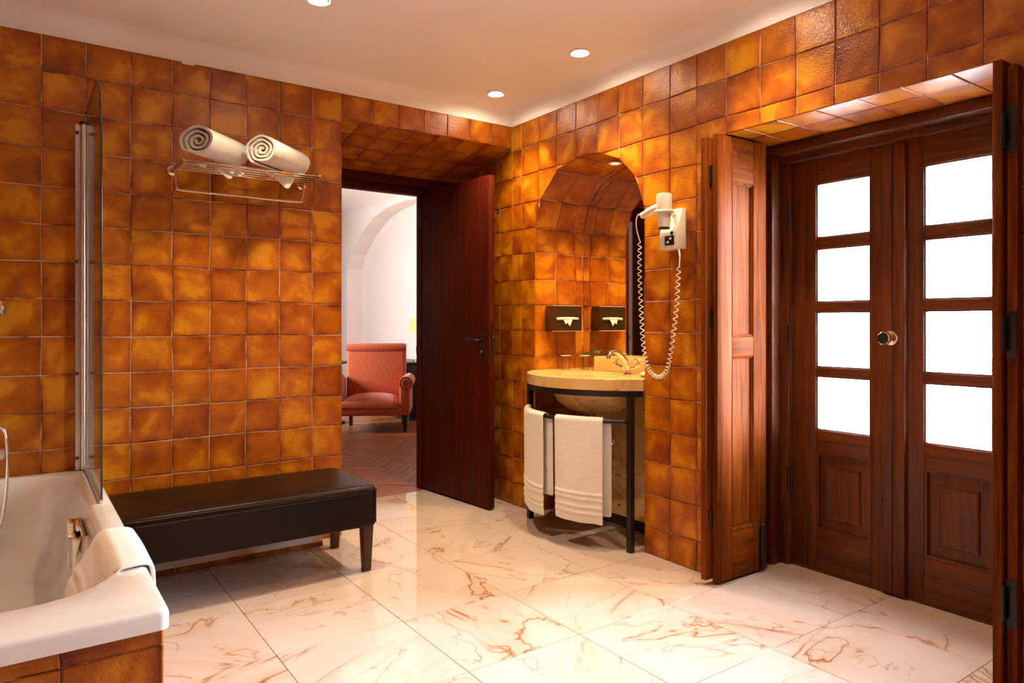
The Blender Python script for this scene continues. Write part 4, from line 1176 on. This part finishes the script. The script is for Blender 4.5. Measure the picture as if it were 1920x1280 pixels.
# cord: straight leads and a coil
lead = [(2.467, 2.398, 1.668), (2.470, 2.425, 1.678), (2.478, 2.448, 1.655), (2.485, 2.452, 1.610), (2.49, 2.436, 1.553)]
core = [(2.49, 2.436, 1.553), (2.49, 2.438, 1.426), (2.49, 2.431, 1.27), (2.49, 2.42, 1.114), (2.49, 2.406, 1.01), (2.49, 2.382, 0.936), (2.49, 2.340, 0.900), (2.49, 2.298, 0.898), (2.49, 2.262, 0.932), (2.49, 2.240, 1.003), (2.49, 2.224, 1.091), (2.49, 2.204, 1.214), (2.49, 2.194, 1.337), (2.50, 2.196, 1.415)]
tail = [(2.50, 2.196, 1.415), (2.515, 2.205, 1.455), (2.53, 2.222, 1.485), (2.535, 2.232, 1.502)]
cp = smooth_path(core, 60); coil = []
dist = 0.0; turns = 0.0
tot = sum((cp[i + 1] - cp[i]).length for i in range(len(cp) - 1)); acc = 0
for i in range(len(cp)):
    if i: 
        dl_ = (cp[i] - cp[i - 1]).length; acc += dl_
        low = max(0.0, 1 - abs(cp[i].z - 0.90) / 0.16)
        turns += dl_ / (0.029 - 0.016 * low)
    t = (cp[min(i + 1, len(cp) - 1)] - cp[max(i - 1, 0)]).normalized()
    n1 = V((1, 0, 0)); n2 = t.cross(n1).normalized()
    an = 2 * math.pi * turns; rr_ = 0.0088 * min(1, i / 12, (len(cp) - 1 - i) / 12)
    coil.append(cp[i] + (n1 * math.cos(an) + n2 * math.sin(an)) * rr_)
MB().tube(smooth_path(lead, 6), 0.0030, 8).build('cord_lead', M['plastic'], hd, True)
MB().tube(coil, 0.0027, 6).build('coiled_cord', M['plastic'], hd, True)
MB().tube(smooth_path(tail, 6), [0.003] * 8 + [0.0045] * 11, 8).build('cord_lead', M['plastic'], hd, True)

hk = empty('wall_hook', (XR, 3.80, 1.885), 'small chrome double hook on the tiles behind the entrance door', 'hook')
MB().lathe([(0.014, 0), (0.013, 0.004), (0.005, 0.006)], (XR, 3.800, 1.885), (-1, 0, 0), 16).build('plate', M['chrome'], hk, True, 40)
MB().tube(smooth_path([(XR - 0.003, 3.8, 1.885), (XR - 0.02, 3.8, 1.878), (XR - 0.034, 3.8, 1.885), (XR - 0.036, 3.8, 1.905)], 5), 0.0035, 8).build('hook', M['chrome'], hk, True)

# ================================================================== SHUTTERS
def shutter_leaf(parent, x0, x1, yf, yb, z0, z1, panel=True):
    """leaf standing in the recess, its face at y = yf"""
    sw, pr = 0.100, 0.005
    a, b = x0 + sw, x1 - 0.095
    lo, hi = min(yf, yb), max(yf, yb)
    box('stile', (x0, lo, z0), (a, hi, z1), M['shut'], parent, 0.003)
    box('stile', (b, lo, z0), (x1, hi, z1), M['shut'], parent, 0.003)
    for r0, r1 in ((z0, 0.225), (1.003, 1.088), (1.785, z1)):
        box('rail', (a, lo, r0), (b, hi, r1), M['shut_x'], parent, 0.003)
    for r0, r1 in ((0.225, 1.003), (1.088, 1.785)):
        ym = yf + (yb - yf) * 0.42
        box('panel', (a, min(ym, yb), r0), (b, max(ym, yb), r1), M['shut'], parent)
        mb = MB(); d = (yb - yf) * 0.40
        mb.loops([[(a, yf + d * .1, r0), (b, yf + d * .1, r0), (b, yf + d * .1, r1), (a, yf + d * .1, r1)],
                  [(a + .012, yf + d, r0 + .012), (b - .012, yf + d, r0 + .012), (b - .012, yf + d, r1 - .012), (a + .012, yf + d, r1 - .012)]], False, False)
        mo = mb.build('panel_moulding', M['shut'], parent); mo.modifiers.new('t', 'SOLIDIFY').thickness = 0.003
sh = empty('window_shutter', (2.68, 2.0, 0), 'folded red brown panelled shutter standing between the hair dryer and the french doors', 'shutter')
shutter_leaf(sh, 2.506, 2.856, 1.983, 2.012, 0.012, 1.982)
shutter_leaf(sh, 2.470, 2.820, 2.018, 2.046, 0.022, 1.968)
for z in (0.25, 1.13, 1.76):
    MB().lathe([(0.007, 0), (0.007, 0.085)], (2.498, 2.0145, z), (0, 0, 1), 10).build('hinge', M['iron'], sh, True, 40)
bo = MB().tube([(2.815, 1.976, 0.03), (2.815, 1.976, 0.215)], 0.008, 10).build('shutter_bolt', M['iron'], sh, True, 40)
box('bolt_plate', (2.800, 1.979, 0.014), (2.832, 1.9832, 0.205), M['iron'], bo)
MB().lathe([(0.0, 0), (0.010, 0.004), (0.011, 0.012), (0.0, 0.020)], (2.815, 1.976, 0.210), (0, 0, 1), 12).build('bolt_knob', M['iron'], bo, True, 40)

s2 = empty('window_shutter', (2.68, 0.91, 0), 'folded dark shutter with black hinges seen edge on beyond the french doors', 'shutter')
shutter_leaf(s2, 2.520, 2.87, 0.932, 0.905, 0.012, 1.978)
box('stile', (2.535, 0.868, 0.022), (2.577, 0.897, 1.955), M['shut'], s2, 0.003)
for z in (0.22, 1.06, 1.70):
    MB().lathe([(0.0075, 0), (0.0075, 0.11)], (2.517, 0.901, z), (0, 0, 1), 10).build('hinge_pin', M['iron'], s2, True, 40)
    box('hinge', (2.5325, 0.870, z - 0.02), (2.5355, 0.899, z + 0.13), M['iron'], s2, 0.001)

# ================================================================== NEXT ROOM
FD = V((math.sin(R(35.3)), math.cos(R(35.3)), 0)); RD = V((math.cos(R(35.3)), -math.sin(R(35.3)), 0))
ang = R(-5)
cd = (FD * math.cos(ang) + RD * math.sin(ang)); cr = (RD * math.cos(ang) - FD * math.sin(ang))
CO = V((3.045, 6.838, 0)) - RD * 0.0                   # middle of the chair front
def cpt(a, d, z): return CO + cr * a + cd * d + V((0, 0, z))
ch = empty('armchair', tuple(cpt(0, 0.35, 0)), 'low orange red upholstered armchair with scroll arms on the parquet', 'armchair')
def cbox(name, a0, a1, d0, d1, z0, z1, mat, bev, lean=0.0, seg=4):
    mb = MB().box((a0, d0, z0), (a1, d1, z1))
    mb.v = [tuple(cpt(v[0], v[1] + lean * (v[2] - z0), v[2])) for v in mb.v]
    o = mb.build(name, mat, ch); bevel_mesh(o, bev, seg); return o
cbox('seat_rail', -0.37, 0.30, 0.0, 0.66, 0.180, 0.265, M['fabric'], 0.018)
# crowned seat
g_ = []
for i in range(11):
    r_ = []
    for j in range(11):
        u = -1 + 2 * i / 10; w = -1 + 2 * j / 10
        r_.append(tuple(cpt(-0.035 + u * 0.30, 0.30 + w * 0.31, 0.315 + 0.075 * (1 - abs(u) ** 3) * (1 - abs(w) ** 3) ** 0.6)))
    g_.append(r_)
mbs = MB(); vs = [p for r_ in g_ for p in r_]; nv = len(vs)
fs = [(i * 11 + j, i * 11 + j + 1, (i + 1) * 11 + j + 1, (i + 1) * 11 + j) for i in range(10) for j in range(10)]
rim = [i for i in range(11)] + [i * 11 + 10 for i in range(1, 11)] + [110 + j for j in range(9, -1, -1)] + [i * 11 for i in range(9, 0, -1)]
low = [V(vs[k]) - V((0, 0, 0.055)) for k in rim]
mbs.add(vs + low, fs + [(rim[k], rim[(k + 1) % 40], nv + (k + 1) % 40, nv + k) for k in range(40)] + [tuple(nv + k for k in range(40))])
mbs.build('seat_cushion', M['fabric'], ch, True, 70)
cbox('backrest', -0.345, 0.315, 0.52, 0.64, 0.26, 0.900, M['fabric'], 0.035, 0.14)
MB().tube([cpt(-0.345, 0.635, 0.875), cpt(-0.30, 0.63, 0.875), cpt(0.27, 0.63, 0.875), cpt(0.315, 0.635, 0.875)], [0.045, 0.052, 0.052, 0.045], 18).build('head_roll', M['fabric'], ch, True, 50)
for sgn, a in ((1, 0.345), (-1, -0.415)):
    arm = MB()
    cbox('arm', a - 0.062 if sgn > 0 else a - 0.045, a + 0.045 if sgn > 0 else a + 0.062, 0.02, 0.62, 0.18, 0.545, M['fabric'], 0.020)
    ar = MB().tube([cpt(a + 0.008 * sgn, 0.005, 0.520), cpt(a + 0.008 * sgn, 0.05, 0.520), cpt(a + 0.008 * sgn, 0.55, 0.520), cpt(a + 0.008 * sgn, 0.62, 0.510)], [0.070, 0.075, 0.070, 0.055], 22).build('arm_roll', M['fabric'], ch, True, 50)
    MB().tube([cpt(a + 0.008 * sgn + 0.040 * math.cos(2 * math.pi * k / 20), 0.002, 0.520 + 0.040 * math.sin(2 * math.pi * k / 20)) for k in range(20)], 0.007, 6, True).build('scroll_piping', M['fabric'], ar, True)
tl = [(0.010, 0.0), (0.014, 0.012), (0.012, 0.025), (0.020, 0.060), (0.026, 0.085), (0.018, 0.098), (0.027, 0.115), (0.028, 0.145), (0.022, 0.155), (0.028, 0.182)]
for a in (0.340, -0.39):
    MB().lathe(tl, cpt(a, 0.055, 0), (0, 0, 1), 16).build('front_leg', M['cabinet'], ch, True, 40)
for a in (0.29, -0.30):
    cbox('rear_leg', a - 0.02, a + 0.02, 0.58, 0.62, 0.0, 0.19, M['cabinet'], 0.004)

cb = empty('sideboard', (3.95, 7.6, 0), 'dark walnut sideboard behind the armchair carrying the lamp', 'cabinet')
box('carcass', (3.76, 7.42, 0.08), (4.17, 8.50, 0.665), M['cabinet'], cb, 0.004)
box('top', (3.74, 7.40, 0.665), (4.18, 8.52, 0.690), M['cabinet'], cb, 0.004)
box('plinth', (3.79, 7.45, 0), (4.17, 8.47, 0.08), M['rubber'], cb)
for y0_, y1_ in ((7.46, 7.94), (7.97, 8.46)):
    dd = box('door', (3.750, y0_, 0.11), (3.760, y1_, 0.64), M['cabinet'], cb, 0.003)
    MB().lathe([(0.006, 0), (0.012, 0.012), (0.0, 0.018)], (3.750, (y0_ + 0.04), 0.40), (-1, 0, 0), 12).build('knob', M['brass_steel'], dd, True, 40)
box('end_panel', (3.84, 7.408, 0.20), (4.12, 7.420, 0.56), M['cabinet'], cb, 0.004)

lm = empty('table_lamp', (3.97, 7.56, 0.69), 'small table lamp with a glowing orange shade on the sideboard', 'lamp')
MB().lathe([(0.06, 0), (0.058, 0.015), (0.018, 0.03), (0.028, 0.10), (0.03, 0.16), (0.012, 0.26), (0.010, 0.36)], (3.97, 7.56, 0.6905), (0, 0, 1), 24).build('base', M['bronze'], lm, True, 50)
MB().lathe([(0.115, 1.045), (0.085, 1.215), (0.083, 1.215), (0.113, 1.045)], (3.97, 7.56, 0), (0, 0, 1), 32).build('lamp_shade', M['shade'], lm, True, 50)
d = bpy.data.lights.new('lamp_light', 'POINT'); d.energy = 10; d.color = (1.0, 0.72, 0.42); d.shadow_soft_size = 0.04
o = bpy.data.objects.new('lamp_light', d); COL.objects.link(o); o.parent = lm; o.location = (0, 0, 0.46)

stb = empty('side_table', (2.93, 7.72, 0), 'small dark side table half hidden behind the armchair', 'table')
tc_ = (2.955, 7.80)
MB().lathe([(0.0, 0.690), (0.20, 0.690), (0.206, 0.700), (0.20, 0.712), (0.0, 0.712)], (tc_[0], tc_[1], 0), (0, 0, 1), 32).build('table_top', M['cabinet'], stb, True, 40)
MB().lathe([(0.035, 0.03), (0.02, 0.2), (0.028, 0.45), (0.05, 0.690)], (tc_[0], tc_[1], 0), (0, 0, 1), 18).build('pedestal', M['cabinet'], stb, True, 40)
MB().lathe([(0.17, 0.0), (0.17, 0.03), (0.04, 0.05)], (tc_[0], tc_[1], 0), (0, 0, 1), 24).build('foot', M['cabinet'], stb, True, 40)

# ================================================================== OUTSIDE
lw = MB()
for k in range(14):
    y_ = 4.9 + 0.42 * k; lw.box((11.5 + 0.02 * (k % 2), y_, -0.25), (11.9, y_ + 0.41, 0.28 + 0.05 * math.sin(k * 1.7)))
tag(lw.build('garden_wall', M['stone']), 'low pale stone garden wall outside the french doors', 'wall')
def conifer(x, y, h, label):
    e = empty('conifer', (x, y, -0.25), label, 'tree', 'young conifers on the terrace')
    MB().lathe([(0.03, 0), (0.025, h * 0.3)], (x, y, -0.25), (0, 0, 1), 8).build('trunk', M['stone'], e)
    pr = []
    for k in range(7):
        t = k / 7; pr += [(h * 0.16 * (1 - t) + 0.02, h * (0.15 + 0.85 * t)), (h * 0.06 * (1 - t) + 0.01, h * (0.15 + 0.85 * (t + 0.11)))]
    pr.append((0.0, h * 1.02))
    MB().lathe(pr, (x, y, -0.25), (0, 0, 1), 14).build('crown', M['conifer'], e, True, 40)
conifer(16.5, 9.05, 1.5, 'young pale conifer outside by the low garden wall')
conifer(16.5, 6.3, 1.5, 'young pale conifer outside seen through the right french door')
